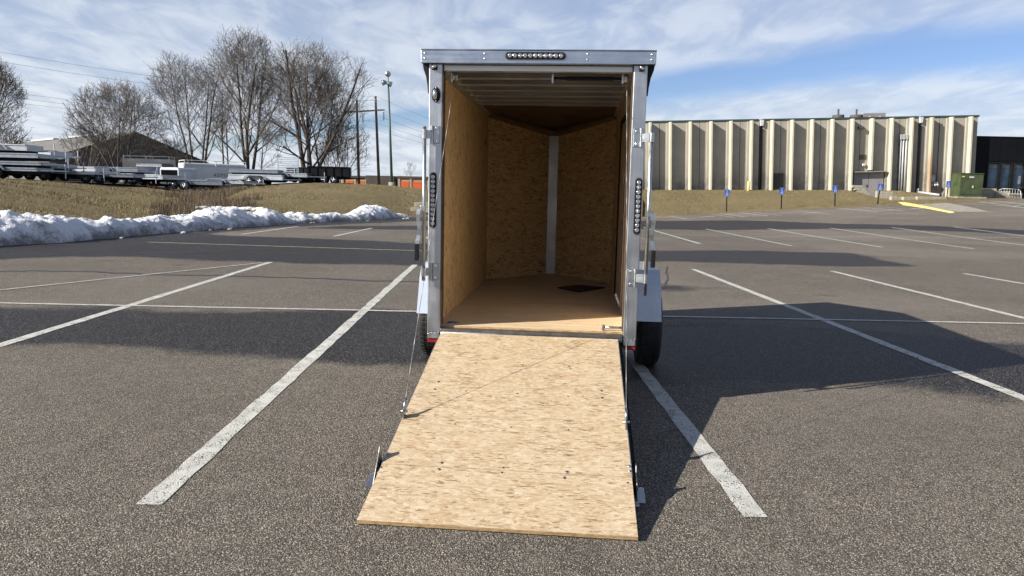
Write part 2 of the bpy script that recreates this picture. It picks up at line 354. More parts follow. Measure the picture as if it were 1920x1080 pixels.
# ------------------------------------------------------------------ mesh helpers
class MB:
    def __init__(s): s.v = []; s.f = []
    def add(s, vs_, fs):
        o = len(s.v); s.v += [tuple(v) for v in vs_]; s.f += [tuple(i + o for i in f) for f in fs]; return s
    def box(s, x0, x1, y0, y1, z0, z1, m=None):
        v = [(x, y, z) for z in (z0, z1) for y in (y0, y1) for x in (x0, x1)]
        if m is not None: v = [m @ Vector(q) for q in v]
        return s.add(v, [(0, 2, 3, 1), (4, 5, 7, 6), (0, 1, 5, 4), (2, 6, 7, 3), (0, 4, 6, 2), (1, 3, 7, 5)])
    def tube(s, p0, p1, ra, rb=None, n=10, cap=True):
        rb = ra if rb is None else rb
        p0, p1 = Vector(p0), Vector(p1); d = (p1 - p0).normalized()
        a = d.orthogonal().normalized(); b = d.cross(a)
        v = [p + (a * math.cos(2 * math.pi * i / n) + b * math.sin(2 * math.pi * i / n)) * r for p, r in ((p0, ra), (p1, rb)) for i in range(n)]
        f = [(i, (i + 1) % n, n + (i + 1) % n, n + i) for i in range(n)]
        if cap: f += [tuple(range(n - 1, -1, -1)), tuple(range(n, 2 * n))]
        return s.add(v, f)
    def path(s, pts, r, n=6):
        for a, b in zip(pts[:-1], pts[1:]): s.tube(a, b, r, r, n)
        return s
    def prism(s, poly, fn, a, b):
        """poly: 2-D outline; fn(u, v, w) maps to 3-D, w runs a..b"""
        n = len(poly); v = [fn(u, w_, a) for u, w_ in poly] + [fn(u, w_, b) for u, w_ in poly]
        f = [(i, (i + 1) % n, n + (i + 1) % n, n + i) for i in range(n)] + [tuple(range(n - 1, -1, -1)), tuple(range(n, 2 * n))]
        return s.add(v, f)
    def lathe(s, prof, c, axis, n=20):
        """prof: (radius, along) pairs; closed ring"""
        c = Vector(c); d = Vector(axis).normalized(); a = d.orthogonal().normalized(); b = d.cross(a); k = len(prof)
        v = [c + d * h + (a * math.cos(2 * math.pi * i / n) + b * math.sin(2 * math.pi * i / n)) * r for r, h in prof for i in range(n)]
        f = [(j * n + i, j * n + (i + 1) % n, (j + 1) * n + (i + 1) % n, (j + 1) * n + i) for j in range(k - 1) for i in range(n)]
        if prof[0][0] < 1e-6 or True: f += [tuple(range(n - 1, -1, -1)), tuple(range((k - 1) * n, k * n))]
        return s.add(v, f)
    def sphere(s, c, r, nu=10, nv=6, sc=(1, 1, 1)):
        c = Vector(c); v = []; f = []
        for j in range(nv + 1):
            th = math.pi * j / nv
            for i in range(nu):
                ph = 2 * math.pi * i / nu
                v.append(c + Vector((math.sin(th) * math.cos(ph) * sc[0], math.sin(th) * math.sin(ph) * sc[1], math.cos(th) * sc[2])) * r)
        for j in range(nv):
            for i in range(nu): f.append((j * nu + i, j * nu + (i + 1) % nu, (j + 1) * nu + (i + 1) % nu, (j + 1) * nu + i))
        return s.add(v, f)
    def mesh(s, name, mat, smooth=False):
        me = bpy.data.meshes.new(name); me.from_pydata(s.v, [], s.f)
        bm = bmesh.new(); bm.from_mesh(me); bmesh.ops.recalc_face_normals(bm, faces=bm.faces); bm.to_mesh(me); bm.free()
        me.materials.append(MAT[mat])
        if smooth: me.polygons.foreach_set('use_smooth', [True] * len(me.polygons))
        return me
    def build(s, name, mat, parent=None, smooth=False, bevel=0.0):
        return link(name, s.mesh(name, mat, smooth), parent, bevel)
def link(name, me, parent=None, bevel=0.0, loc=None, rz=None):
    o = bpy.data.objects.new(name, me); COL.objects.link(o)
    if parent is not None: o.parent = parent
    if bevel:
        b = o.modifiers.new('bevel', 'BEVEL'); b.width = bevel; b.segments = 2; b.limit_method = 'ANGLE'
    if loc is not None: o.location = loc
    if rz is not None: o.rotation_euler[2] = rz
    return o
def thing(name, label, cat, loc=(0, 0, 0), rz=0.0, group=None):
    o = bpy.data.objects.new(name, None); COL.objects.link(o); o.location = loc; o.rotation_euler = (0, 0, rz); o.empty_display_size = 0.2
    return tag(o, label, cat, group)
def tag(o, label, cat, group=None):
    o['label'] = label; o['category'] = cat
    if group: o['group'] = group
    return o
def struct(o): o['kind'] = 'structure'; return o
def sm(x, a, b):
    t_ = np.clip((np.asarray(x, float) - a) / (b - a), 0, 1); return t_ * t_ * (3 - 2 * t_)
def grid_mesh(name, X, Y, Z, mat, smooth=True):
    ny, nx = X.shape
    co = np.stack([X, Y, Z], -1).reshape(-1, 3)
    idx = np.arange(nx * ny).reshape(ny, nx)
    q = np.stack([idx[:-1, :-1], idx[:-1, 1:], idx[1:, 1:], idx[1:, :-1]], -1).reshape(-1, 4)
    return raw_mesh(name, co, q, mat, smooth)
def raw_mesh(name, co, q, mat, smooth=False):
    me = bpy.data.meshes.new(name); k = q.shape[1]
    me.vertices.add(len(co)); me.vertices.foreach_set('co', np.asarray(co, np.float32).ravel())
    me.loops.add(q.size); me.loops.foreach_set('vertex_index', q.astype(np.int32).ravel())
    me.polygons.add(len(q)); me.polygons.foreach_set('loop_start', np.arange(0, q.size, k, dtype=np.int32))
    if smooth: me.polygons.foreach_set('use_smooth', np.ones(len(q), bool))
    me.update(calc_edges=True); me.validate(); me.materials.append(MAT[mat]); return me
rng = np.random.default_rng(7)
def vnoise(x, y, seed=0, octv=4, f0=1.0):
    """smooth value noise on numpy arrays"""
    out = np.zeros_like(np.asarray(x, float)); amp = 1.0; tot = 0
    for o in range(octv):
        fx, fy = np.asarray(x) * f0 * 2 ** o, np.asarray(y) * f0 * 2 ** o
        ix, iy = np.floor(fx).astype(int), np.floor(fy).astype(int); tx, ty = fx - ix, fy - iy
        tx, ty = tx * tx * (3 - 2 * tx), ty * ty * (3 - 2 * ty)
        def h(a, b):
            n = (a * 374761393 + b * 668265263 + (seed + o * 17) * 144269504) & 0x7fffffff
            n = ((n ^ (n >> 13)) * 1274126177) & 0x7fffffff
            return ((n ^ (n >> 16)) & 0xffff) / 65535.0
        v = (h(ix, iy) * (1 - tx) + h(ix + 1, iy) * tx) * (1 - ty) + (h(ix, iy + 1) * (1 - tx) + h(ix + 1, iy + 1) * tx) * ty
        out += (v - 0.5) * amp; tot += amp; amp *= 0.5
    return out / tot

# ------------------------------------------------------------------ terrain
def lot_z(x, y):
    return 0.065 * np.clip(np.asarray(x, float) - 9.0, 0, 28) * sm(y, 16, 54)
def on_lot(px, py):
    d = ray(px, py); k = 1.0
    for i in range(4000):
        p = (d[0] * k, d[1] * k, EYE + d[2] * k)
        if p[2] <= float(lot_z(p[0], p[1])): break
        k += 0.03
    return Vector((p[0], p[1], float(lot_z(p[0], p[1]))))
# left bank: photo column, foot of the slope, (distance, height) of its crest, (distance, height) of the yard behind
TB = np.array([
 (-900, 10, 26, 1.6, 45, 1.7), (-300, 14.5, 30, 1.6, 47, 1.65), (0, 18, 34, 1.57, 50, 1.6), (100, 19, 38, 1.5, 52, 1.5), (178, 20, 42, 1.36, 54, 1.45),
 (222, 21, 43, 1.22, 54, 1.42), (267, 22.5, 40, 1.0, 54, 1.35), (311, 24.5, 36, .8, 55, 1.2), (356, 26, 33, .63, 55, 1.0),
 (400, 27.5, 34, .55, 56, 1.0), (430, 29, 42, .9, 56, 1.25), (470, 31, 48, 1.40, 58, 1.5), (540, 34, 50, 1.70, 58, 1.75),
 (600, 35.5, 52, 1.84, 60, 1.84), (700, 38.5, 54, 1.84, 60, 1.8), (760, 41, 56, 1.70, 62, 1.65), (800, 43, 56, 1.58, 62, 1.55),
 (900, 46, 58, 1.6, 64, 1.6), (1020, 49, 60, 1.6, 66, 1.6), (1200, 51, 61, 1.7, 66, 1.8)], float)
TAZ = np.arctan((TB[:, 0] - CXP) / FPX)
def left_z(x, y):
    az = np.arctan2(x, y); c = [np.interp(az, TAZ, TB[:, k]) for k in range(1, 6)]
    d = np.asarray(y, float) + np.clip(np.abs(x) - 14, 0, 99) * 0.0
    t1 = np.clip((d - c[0]) / (c[1] - c[0]), 0, 1); e = np.sin(t1 * math.pi / 2) ** 0.9 * (0.55 + 0.45 * t1)
    z = c[2] * e + (c[4] - c[2]) * sm(d, c[1], c[3])
    return np.where(d < c[0], -0.08, z - 0.02)
def left_zf(x, y):
    return float(left_z(np.array([x]), np.array([y]))[0])

# wet patches, in metres on the lot
WET = [[gnd(*q)[:2] for q in poly] for poly in (
 [(-260, 566), (0, 576), (250, 577), (420, 586), (560, 582), (700, 581), (830, 584), (1000, 596), (1240, 606), (1430, 612), (1600, 622), (1800, 636), (2100, 655), (2100, 760), (1920, 748),
  (1760, 738), (1600, 716), (1400, 708), (1240, 716), (1000, 700), (830, 688), (720, 684), (600, 678), (500, 672), (380, 662), (250, 652), (100, 647), (0, 650), (-260, 640)],
 [(-260, 462), (0, 450), (180, 441), (330, 432), (392, 438), (430, 442), (560, 446), (700, 452), (860, 459), (1100, 466), (1240, 470), (1420, 470), (1590, 474), (1640, 482), (1718, 500), (1600, 500),
  (1400, 494), (1240, 490), (1000, 498), (790, 498), (640, 496), (510, 492), (430, 490), (240, 482), (100, 482), (0, 488), (-260, 486)],
 [(330, 432), (560, 417), (690, 412), (860, 404), (860, 412), (800, 414), (660, 420), (520, 427), (400, 437)],
 [(560, 428), (640, 424), (860, 423), (860, 432), (700, 430)],
 [(1000, 416), (1230, 414), (1390, 413), (1560, 419), (1700, 423), (1700, 430), (1560, 430), (1400, 431), (1230, 430), (1000, 428)],
 [(1150, 534), (1250, 534), (1362, 541), (1250, 546), (1150, 545)])]
WET[4] = [on_lot(*q)[:2] for q in [(1000, 416), (1230, 414), (1390, 413), (1560, 419), (1760, 424), (2000, 436), (2000, 445), (1800, 434), (1600, 429), (1400, 431), (1230, 430), (1000, 428)]]
def wet_sd(x, y):
    best = np.full(x.shape, -9.0)
    for poly in WET:
        p = np.array([(q[0], q[1]) for q in poly]); q = np.roll(p, -1, 0)
        dmin = np.full(x.shape, 99.0); ins = np.zeros(x.shape, bool)
        for (ax, ay), (bx, by) in zip(p, q):
            ex, ey = bx - ax, by - ay; L2 = ex * ex + ey * ey + 1e-9
            tt = np.clip(((x - ax) * ex + (y - ay) * ey) / L2, 0, 1)
            dmin = np.minimum(dmin, np.hypot(x - ax - tt * ex, y - ay - tt * ey))
            c = ((ay > y) != (by > y)); xi = ax + (y - ay) / (by - ay + 1e-12) * (bx - ax)
            ins ^= c & (x < xi)
        s_ = np.where(ins, dmin, -dmin)
        best = np.maximum(best, s_)
    return np.clip(best, -1.0, 1.0)

xs = np.linspace(-46, 74, 301); ys = np.concatenate([np.linspace(-14, 20, 137), np.linspace(20.4, 66, 90)])
X, Y = np.meshgrid(xs, ys); Z = lot_z(X, Y)
me = grid_mesh('parking_lot', X, Y, Z, 'asphalt')
a_ = me.attributes.new('wet', 'FLOAT', 'POINT'); a_.data.foreach_set('value', wet_sd(X.ravel(), Y.ravel()).astype(np.float32))
lot = struct(link('parking_lot', me))
gr = MB().add([(-900, -300, -0.25), (900, -300, -0.25), (900, 2500, -0.25), (-900, 2500, -0.25)], [(0, 1, 2, 3)])
struct(gr.build('ground', 'far_ground'))

# left grass bank as a fan of columns out to 150 m
azs = np.arctan((np.concatenate([np.linspace(-900, -60, 24), np.linspace(-30, 830, 130), np.linspace(850, 1200, 18)]) - CXP) / FPX)
ds = np.concatenate([np.linspace(0, 1, 70) ** 1.15 * 46, 46 + np.linspace(1, 12, 14), [64, 72, 85, 110, 150]])
AZ, D = np.meshgrid(azs, ds); D = D + np.interp(AZ, TAZ, TB[:, 1]) - 0.05
XX, YY = D * np.tan(AZ), D
ZZ = left_z(XX, YY) + vnoise(XX, YY, 3, 4, 0.5) * 0.16 * sm(D - D[0], 0.3, 3) + vnoise(XX, YY, 5, 3, 2.5) * 0.05 * sm(D - D[0], 0.3, 2)
bank = struct(link('grass_bank', grid_mesh('grass_bank', XX, YY, ZZ, 'winter_grass')))
# right lawn rising to the ribbed building
def right_z(x, y):
    y0 = 52.0 + 0.05 * np.clip(x - 12, 0, 50); s_ = np.clip((y - y0) / (61.6 - y0), 0, 1)
    foot = lot_z(x, y0) + 0.02; top = 1.95 + 0.02 * (np.asarray(x) - 11.6)
    top = top - .022 * np.clip(np.asarray(x) - 30, 0, 99) - .5 * sm(x, 31, 35.5)
    top = np.maximum(top, foot) - 0.72 * sm(x, 27.4, 28.1) * (1 - sm(x, 29.9, 30.6)) * sm(y, 55.5, 58.5)
    return np.where(y < y0 + .01, foot - 0.1, foot + (top - foot) * np.sin(s_ * math.pi / 2) * (0.5 + 0.5 * s_)) + np.where(y > 61.6, 0.0, 0)
X, Y = np.meshgrid(np.linspace(-4, 60, 160), np.concatenate([np.linspace(51.9, 66, 60), [70, 90, 140]]))
Y = Y + 0.05 * np.clip(X - 12, 0, 50)
Zr = right_z(X, Y) + vnoise(X, Y, 9, 4, 0.6) * 0.10 * sm(Y, 52.4, 54)
struct(link('lawn', grid_mesh('lawn', X, Y, Zr, 'winter_grass')))

def blades(name, n, sample, hmin, hmax, mat='grass_blade', w=0.012, lean=0.5):
    x, y, z = sample(n); n = len(x)
    h = rng.uniform(hmin, hmax, n) * rng.uniform(0.5, 1, n); a = rng.uniform(0, 2 * math.pi, n); l = rng.uniform(0, lean, n) * h; b = rng.uniform(0, 2 * math.pi, n)
    c0 = np.stack([x - np.cos(a) * w, y - np.sin(a) * w, z - 0.02], -1); c1 = np.stack([x + np.cos(a) * w, y + np.sin(a) * w, z - 0.02], -1)
    c2 = np.stack([x + np.cos(b) * l, y + np.sin(b) * l, z + h], -1)
    co = np.stack([c0, c1, c2], 1).reshape(-1, 3)
    o = link(name, raw_mesh(name, co, np.arange(n * 3).reshape(-1, 3), mat)); o['kind'] = 'stuff'; return o
def samp_left(p0, p1, dlo, dhi):
    def f(n):
        az = np.arctan((rng.uniform(p0, p1, n) - CXP) / FPX); d = np.interp(az, TAZ, TB[:, 1]) + dlo + rng.uniform(0, 1, n) ** 1.2 * (dhi - dlo)
        x, y = d * np.tan(az), d; return x, y, left_z(x, y)
    return f
tag(blades('grass', 60000, samp_left(-200, 830, 0.2, 24), 0.03, 0.11, w=0.011), 'short brown winter grass on the bank behind the snow', 'grass')
def samp_right(n):
    x = rng.uniform(6, 33, n); y = rng.uniform(52.3, 62, n); y = y + 0.05 * np.clip(x - 12, 0, 50); return x, y, right_z(x, y)
tag(blades('lawn_grass', 30000, samp_right, 0.03, 0.08, w=0.012), 'short olive winter grass on the lawn before the ribbed building', 'grass')
def samp_brush(n):
    x, y, z = samp_left(255, 500, 1.2, 26)(n * 3); px_b = CXP + FPX * x / y; k = vnoise(x, y, 21, 4, 0.45) + 0.28 * (1 - np.abs(px_b - 385) / 70) > 0.06; return x[k], y[k], z[k]
tag(blades('dry_brush', 9000, samp_brush, 0.12, 0.62, 'dry_stalk', 0.010, 0.6), 'tangle of dry brown stalks in the dip between the grass mounds', 'brush')
# gravel strip of the trailer yard on top of the bank
X, Y = np.meshgrid(np.linspace(-1, 1, 60), np.linspace(0, 1, 16))
AZ = np.arctan((np.interp(X, [-1, 1], [-700, 660]) - CXP) / FPX); D = np.interp(AZ, TAZ, TB[:, 4]) - 3 + Y * 45
Zg = left_z(D * np.tan(AZ), D) + 0.10 + vnoise(D * np.tan(AZ), D, 31, 2, 0.4) * 0.06
struct(link('gravel_yard', grid_mesh('gravel_yard', D * np.tan(AZ), D, Zg, 'yard_gravel')))

# ------------------------------------------------------------------ painted markings (children of the lot)
def strip(name, a, b, w, mat, parent, lift=0.004, n=24, wob=0.012, zf=lot_z):
    a, b = Vector(a[:2]), Vector(b[:2]); d = (b - a).normalized(); nrm = Vector((-d.y, d.x)); v = []
    for i in range(n + 1):
        p = a.lerp(b, i / n); ww = w / 2
        for s_ in (-1, 1):
            q = p + nrm * (s_ * ww + random.uniform(-wob, wob) * 0.6); v.append((q.x, q.y, float(zf(q.x, q.y)) + lift))
    return MB().add(v, [(2 * i, 2 * i + 1, 2 * i + 3, 2 * i + 2) for i in range(n)]).build(name, mat, parent)
random.seed(3)
for xa, ya, xb, yb in ((-1.645, 3.24, -1.93, 14.6), (1.145, 3.25, 0.98, 14.8), (-4.50, 3.3, -4.76, 14.5), (3.94, 3.4, 3.66, 14.95), (6.62, 3.4, 6.57, 15.2),
                       (9.75, 3.6, 9.36, 15.3), (12.6, 3.6, 12.2, 15.4)):
    strip('parking_line', (xa, ya), (xb, yb), 0.115, 'white_paint', lot, n=60)
strip('parking_line', (-6.95, 9.80), (-4.86, 14.33), 0.085, 'worn_white_paint', lot, lift=0.008)
strip('parking_line', (-12.0, 8.75), (14.5, 9.06), 0.075, 'white_paint', lot, lift=0.008, n=120)
for k in range(-1, 10):
    x = -5.5 + 2.85 * k
    strip('parking_line', (x - .04, 22.9 + (0.3 if k > 3 else 0)), (x + .1, 28.4 if k < 1 else 34.2), 0.11, 'white_paint', lot, n=40)
strip('parking_line', (-3.0, 28.2), (24.0, 28.5), 0.09, 'worn_white_paint', lot, lift=0.008, n=80)
strip('parking_line', (-9.3, 18.9), (1.5, 17.6), 0.10, 'cream_paint', lot, lift=0.006, n=60)
for k in range(0, 9):
    x = 7.7 + 2.9 * k
    strip('parking_line', (x, 45.6), (x + .1, 51.2 + 0.05 * max(0, x - 12)), 0.11, 'worn_white_paint', lot, n=16)
def hatch(x0, x1, y0, y1):
    for a, b in (((x0, y0), (x0, y1)), ((x1, y0), (x1, y1)), ((x0, y0), (x1, y0))): strip('parking_line', a, b, 0.12, 'white_paint', lot, lift=0.008, n=10)
    for i in range(5):
        yy = y0 + 0.3 + i * (y1 - y0 - 1.2) / 4
        strip('hatch_stripe', (x0, yy), (x1, yy + 0.8), 0.14, 'white_paint', lot, n=8, lift=0.012)
hatch(14.2, 15.7, 46.0, 51.4); hatch(22.6, 24.2, 46.4, 51.9)
for cx_, cy_ in ((12.3, 47.6), (19.0, 47.4), (26.0, 47.8)):
    strip('accessible_symbol', (cx_ - .55, cy_), (cx_ + .55, cy_), 0.34, 'white_paint', lot, lift=0.012, n=6)
for a, b in (((1726, 381), (1858, 398)), ((1735, 377), (1800, 386))):
    strip('parking_line', on_lot(*a), on_lot(*b), 0.12, 'cream_paint', lot, lift=0.008, n=20)
pa, pb, pc, pd_ = (on_lot(*q) for q in ((1835, 379), (1925, 391), (1862, 377), (1935, 385)))
strip('parking_line', pa, pb, 0.13, 'white_paint', lot, lift=0.010); strip('parking_line', pc, pd_, 0.13, 'white_paint', lot, lift=0.010)
for i in range(5):
    t_ = i / 4; strip('hatch_stripe', pa.lerp(pb, t_), pc.lerp(pd_, min(1, t_ + 0.12)), 0.13, 'white_paint', lot, lift=0.014, n=6)
# tar-filled cracks
def crack(pts, w):
    m = MB(); v = []; pts = [gnd(*q) for q in pts]; fine_ = []
    for a, b in zip(pts[:-1], pts[1:]):
        k = max(2, int((b - a).length / 0.12))
        fine_ += [a.lerp(b, i / k) for i in range(k)]
    fine_.append(pts[-1]); v = []
    for i, p in enumerate(fine_):
        d = (fine_[min(i + 1, len(fine_) - 1)] - fine_[max(i - 1, 0)]).normalized(); nr = Vector((-d.y, d.x, 0)); j = random.uniform(-1, 1) * w * 0.5
        for s_ in (-1, 1): q = p + nr * (s_ * w * random.uniform(0.3, 0.6) + j); v.append((q.x, q.y, 0.0035))
    m.add(v, [(2 * i, 2 * i + 1, 2 * i + 3, 2 * i + 2) for i in range(len(fine_) - 1)]); m.build('tar_filled_crack', 'crack_filler', lot)
crack([(-60, 510), (60, 508), (180, 510), (300, 516), (430, 517), (560, 521), (690, 526), (790, 529)], 0.13)
crack([(0, 478), (200, 474), (420, 473), (560, 475)], 0.10)
crack([(1252, 500), (1248, 512), (1254, 522), (1246, 535)], 0.035)
crack([(1500, 446), (1560, 458), (1580, 468)], 0.05)

# ------------------------------------------------------------------ the cargo trailer (x right, y forward, z up, origin under the rear sill)
TX, TY, TPSI = 0.134, 5.051, 0.086
T = thing('cargo_trailer', 'silver aluminium enclosed cargo trailer seen from behind, ramp door let down onto the asphalt', 'trailer', (TX, TY, 0), -TPSI)
HW, IW, ZF, ZC, LB, LA = 0.725, 0.672, 0.520, 2.262, 2.89, 0.80    # half width, half inner width, floor, ceiling, side length, nose length
def arr(src, locs, parent, name=None):
    for l in locs:
        o = bpy.data.objects.new(name or src.name, src); COL.objects.link(o); o.parent = parent; o.location = l
# rear frame
for s in (-1, 1):
    x0, x1 = sorted((s * 0.634, s * HW))
    p = MB().box(x0, x1, 0.0, 0.10, 0.475, 2.302).build('rear_post', 'aluminium_post', T, bevel=0.006)
    MB().box(x0 + .004, x1 - .004, -0.006, 0.09, 0.433, 0.472).build('post_foot', 'aluminium_post', p, bevel=0.004)
    MB().box(min(s * .628, s * .634 + s * .002), max(s * .628, s * .634 + s * .002), 0.004, 0.09, 0.53, 2.27).build('inner_edge', 'dark_trim', p)
    w_ = MB()
    for i in range(9): w_.sphere((x0 + 0.006 + i * 0.0098, -0.003, 0.474 + (0.004 if i in (0, 8) else 0)), 0.0055, 6, 4)
    w_.build('weld_bead', 'dull_aluminium', p, True)
    # bent corner gusset between post and header
    g = [(0.0, 0.0), (0.045, 0.0), (0.040, -0.03), (0.022, -0.08), (0.012, -0.14), (0.008, -0.19), (0.0, -0.19)]
    MB().prism([(a, b) for a, b in g], lambda u, v, w: (s * (HW + u), w, 2.300 + v), 0.012, 0.05).build('corner_gusset', 'black_steel', p)
    MB().box(*sorted((s * .668, s * .705)), -0.02, 0.02, 2.262, 2.292).build('loading_lamp', 'black_plastic', p, bevel=0.005)
    MB().tube((s * .672, -0.022, 2.288), (s * .702, -0.022, 2.272), 0.010, n=10).build('lamp_lens', 'clear_lens', p, True)
hd = MB().box(-0.7735, 0.7735, -0.036, 0.030, 2.302, 2.385).build('header', 'aluminium_header', T, bevel=0.004)
MB().box(-0.7765, 0.7765, -0.040, 0.034, 2.3855, 2.392).build('header_lip', 'aluminium_header', hd, bevel=0.002)
MB().box(-0.772, 0.772, -0.0385, -0.0365, 2.303, 2.309).build('lower_lip', 'aluminium_header', hd)
rv = MB().sphere((0, 0, 0), 0.0075, 10, 6, (1, 0.6, 1)).mesh('rivet', 'polished_chrome', True)
arr(rv, [(x, -0.037, z) for x in (-0.745, -0.345, 0.33, 0.745) for z in (2.330, 2.364)], hd)
def led_bar(parent, c, L, vertical, n=11):
    """dark oblong base with a row of round clear lamps; faces -y"""
    cx, cz = c; y = -0.002 if vertical else -0.038; h = 0.022
    o = bpy.data.objects.new('lamp_bar', None); COL.objects.link(o); o.parent = parent; o['label'] = ('upright' if vertical else 'horizontal') + ' bar of round clear lamps on a dark base'
    outl = []
    for k in range(9):
        a = -math.pi / 2 + math.pi * k / 8; outl.append((L / 2 - h + h * math.cos(a), h * math.sin(a)))
    for k in range(9):
        a = math.pi / 2 + math.pi * k / 8; outl.append((-L / 2 + h + h * math.cos(a), h * math.sin(a)))
    fn = (lambda u, v, w: (cx + v, w, cz + u)) if vertical else (lambda u, v, w: (cx + u, w, cz + v))
    MB().prism(outl, fn, y - 0.010, y + 0.004).build('lamp_base', 'black_plastic', o, bevel=0.002)
    big = [(a * 1.03, b * 1.16) for a, b in outl]
    MB().prism(big, fn, y - 0.004, y + 0.003).build('gasket', 'dull_aluminium', o)
    lm = MB().lathe([(0.0145, 0.0), (0.0140, 0.006), (0.0095, 0.008), (0.0085, 0.004), (0.004, 0.005), (0.003, 0.010)], (0, 0, 0), (0, -1, 0), 12).mesh('lamp', 'clear_lens', True)
    st = (L - 2 * h - 0.012) / (n - 1)
    for i in range(n):
        u = -L / 2 + h + 0.006 + i * st
        l = bpy.data.objects.new('lamp', lm); COL.objects.link(l); l.parent = o; l.location = fn(u, 0, y - 0.008)
led_bar(T, (-0.010, 2.350), 0.392, False)
led_bar(T, (-0.690, 1.395), 0.372, True)
led_bar(T, (0.698, 1.385), 0.372, True)
# oval marker lamp on the left post
mk = bpy.data.objects.new('marker_lamp', None); COL.objects.link(mk); mk.parent = T
MB().prism([(0.03 * math.sin(a) * (1 if abs(math.cos(a)) < .8 else .8), 0.053 * math.cos(a)) for a in [2 * math.pi * i / 14 for i in range(14)]], lambda u, v, w: (-0.675 + u, w, 2.10 + v), -0.008, 0.002).build('lamp_base', 'black_plastic', mk, bevel=0.002)
MB().sphere((-0.681, -0.010, 2.10), 0.034, 14, 8, (0.5, 0.6, 1)).build('lens', 'clear_lens', mk, True)
for z in (2.058, 2.142): MB().sphere((-0.675, -0.010, z), 0.006, 8, 5).build('screw', 'polished_chrome', mk, True)
# red reflective strips under the posts
for s in (-1, 1):
    x0, x1 = sorted((s * 0.638, s * 0.722)); MB().box(x0, x1, 0.004, 0.030, 0.404, 0.431).build('red_reflector', 'red_reflector', T, bevel=0.002)
# door hold-down brackets and locking bars on both posts
for s in (-1, 1):
    bar = bpy.data.objects.new('locking_bar', None); COL.objects.link(bar); bar.parent = T
    xr = s * 0.765 if s > 0 else -0.742
    yb_ = -0.050
    zt, zb = (1.905, 0.792) if s > 0 else (1.885, 0.845)
    MB().tube((xr, yb_, zb), (xr, yb_, zt), 0.0125, n=14).build('rod', 'galvanised_steel', bar, True)
    for zc_ in ((1.835, 0.905)):
        b = MB().box(*sorted((s * 0.648, s * 0.690)), -0.008, 0.001, zc_ - .06, zc_ + .06).build('bracket', 'galvanised_steel', bar, bevel=0.005)
        m = MB(); m.tube((s * 0.699, -0.014, zc_ - .06), (s * 0.699, -0.014, zc_ - .028), 0.011, n=10); m.tube((s * 0.699, -0.014, zc_ + .028), (s * 0.699, -0.014, zc_ + .06), 0.011, n=10)
        m.tube((s * 0.699, -0.014, zc_ - .027), (s * 0.699, -0.014, zc_ + .027), 0.009, n=10)
        m.add([(s * .702, -.020, zc_ - .026), (xr, yb_ + .004, zc_ - .03), (xr, yb_ + .004, zc_ + .03), (s * .702, -.020, zc_ + .026),
               (s * .702, -.014, zc_ - .026), (xr, yb_ + .010, zc_ - .03), (xr, yb_ + .010, zc_ + .03), (s * .702, -.014, zc_ + .026)],
              [(0, 1, 2, 3), (7, 6, 5, 4), (0, 4, 5, 1), (1, 5, 6, 2), (2, 6, 7, 3), (3, 7, 4, 0)])
        m.tube((xr, yb_, zc_ - .03), (xr, yb_, zc_ + .03), 0.0165, n=12)
        m.build('hinge_arm', 'galvanised_steel', bar)
        for dz in (-.042, .042): MB().sphere((s * .668, -.009, zc_ + dz), 0.0085, 10, 6, (1, .6, 1)).build('bolt', 'polished_chrome', bar, True)
    # cranked handle with a black grip
    xo = xr + s * 0.028
    MB().box(xr - .012 if s > 0 else xr - .02, xr + .03 if s > 0 else xr + .012, yb_ - .024, yb_ - .014, 1.318, 1.358).build('handle_clip', 'galvanised_steel', bar, bevel=.003)
    prof = [(0.00, 1.335), (0.008, 1.30), (0.004, 1.25), (-0.004, 1.20), (0.000, 1.16), (0.010, 1.12), (0.012, 1.08)]
    m = MB(); k = len(prof); v = []
    for i, (dx, z) in enumerate(prof):
        for yy in (yb_ - .030, yb_ - .022):
            for xx in (-.013, .013): v.append((xo + s * dx + xx, yy - abs(dx), z))
    f = []
    for i in range(k - 1):
        a = i * 4; b = a + 4
        f += [(a, a + 1, b + 1, b), (a + 2, b + 2, b + 3, a + 3), (a, b, b + 2, a + 2), (a + 1, a + 3, b + 3, b + 1)]
    f += [(0, 2, 3, 1), (4 * k - 4, 4 * k - 3, 4 * k - 1, 4 * k - 2)]
    m.add(v, f); m.build('handle', 'galvanised_steel', bar)
    MB().box(xo + s * .012 - .015, xo + s * .012 + .015, yb_ - .050, yb_ - .030, 0.985, 1.10).build('grip', 'black_plastic', bar, bevel=.005)
# rear sill and floor
MB().box(-0.632, 0.632, -0.012, 0.05, 0.455, 0.506).build('sill', 'dull_aluminium', T, bevel=.004)
MB().tube((-0.625, -0.021, 0.476), (0.625, -0.021, 0.476), 0.0075, n=10).build('ramp_hinge', 'galvanised_steel', T, True)
fl = MB(); fl.prism([(-IW, 0.052), (IW, 0.052), (IW, LB), (0, LB + LA - .01), (-IW, LB)], lambda u, v, w: (u, v, w), ZF - 0.018, ZF)
flo = fl.build('floor', 'floor_plywood', T)
MB().box(-0.632, 0.632, 0.0505, 0.0525, ZF - 0.014, ZF - .001).build('floor_edge', 'board_edge', flo)
def dring(x, y, rz):
    o = bpy.data.objects.new('tie_down', None); COL.objects.link(o); o.parent = T; o.location = (x, y, ZF); o.rotation_euler[2] = rz
    MB().box(-.045, .045, -.028, .028, 0.0005, 0.006).build('plate', 'galvanised_steel', o, bevel=.002)
    MB().box(-.034, .034, -.018, .018, 0.0062, 0.0066).build('recess', 'black_steel', o)
    m = MB(); pts = [(0.028 * math.cos(a), 0.016 * math.sin(a), 0.012) for a in [2 * math.pi * i / 10 for i in range(11)]]
    m.path(pts, 0.0035, 6); m.build('ring', 'galvanised_steel', o)
dring(-0.57, 0.14, 0); dring(-0.60, 2.78, 0); dring(0.58, 2.78, 0)
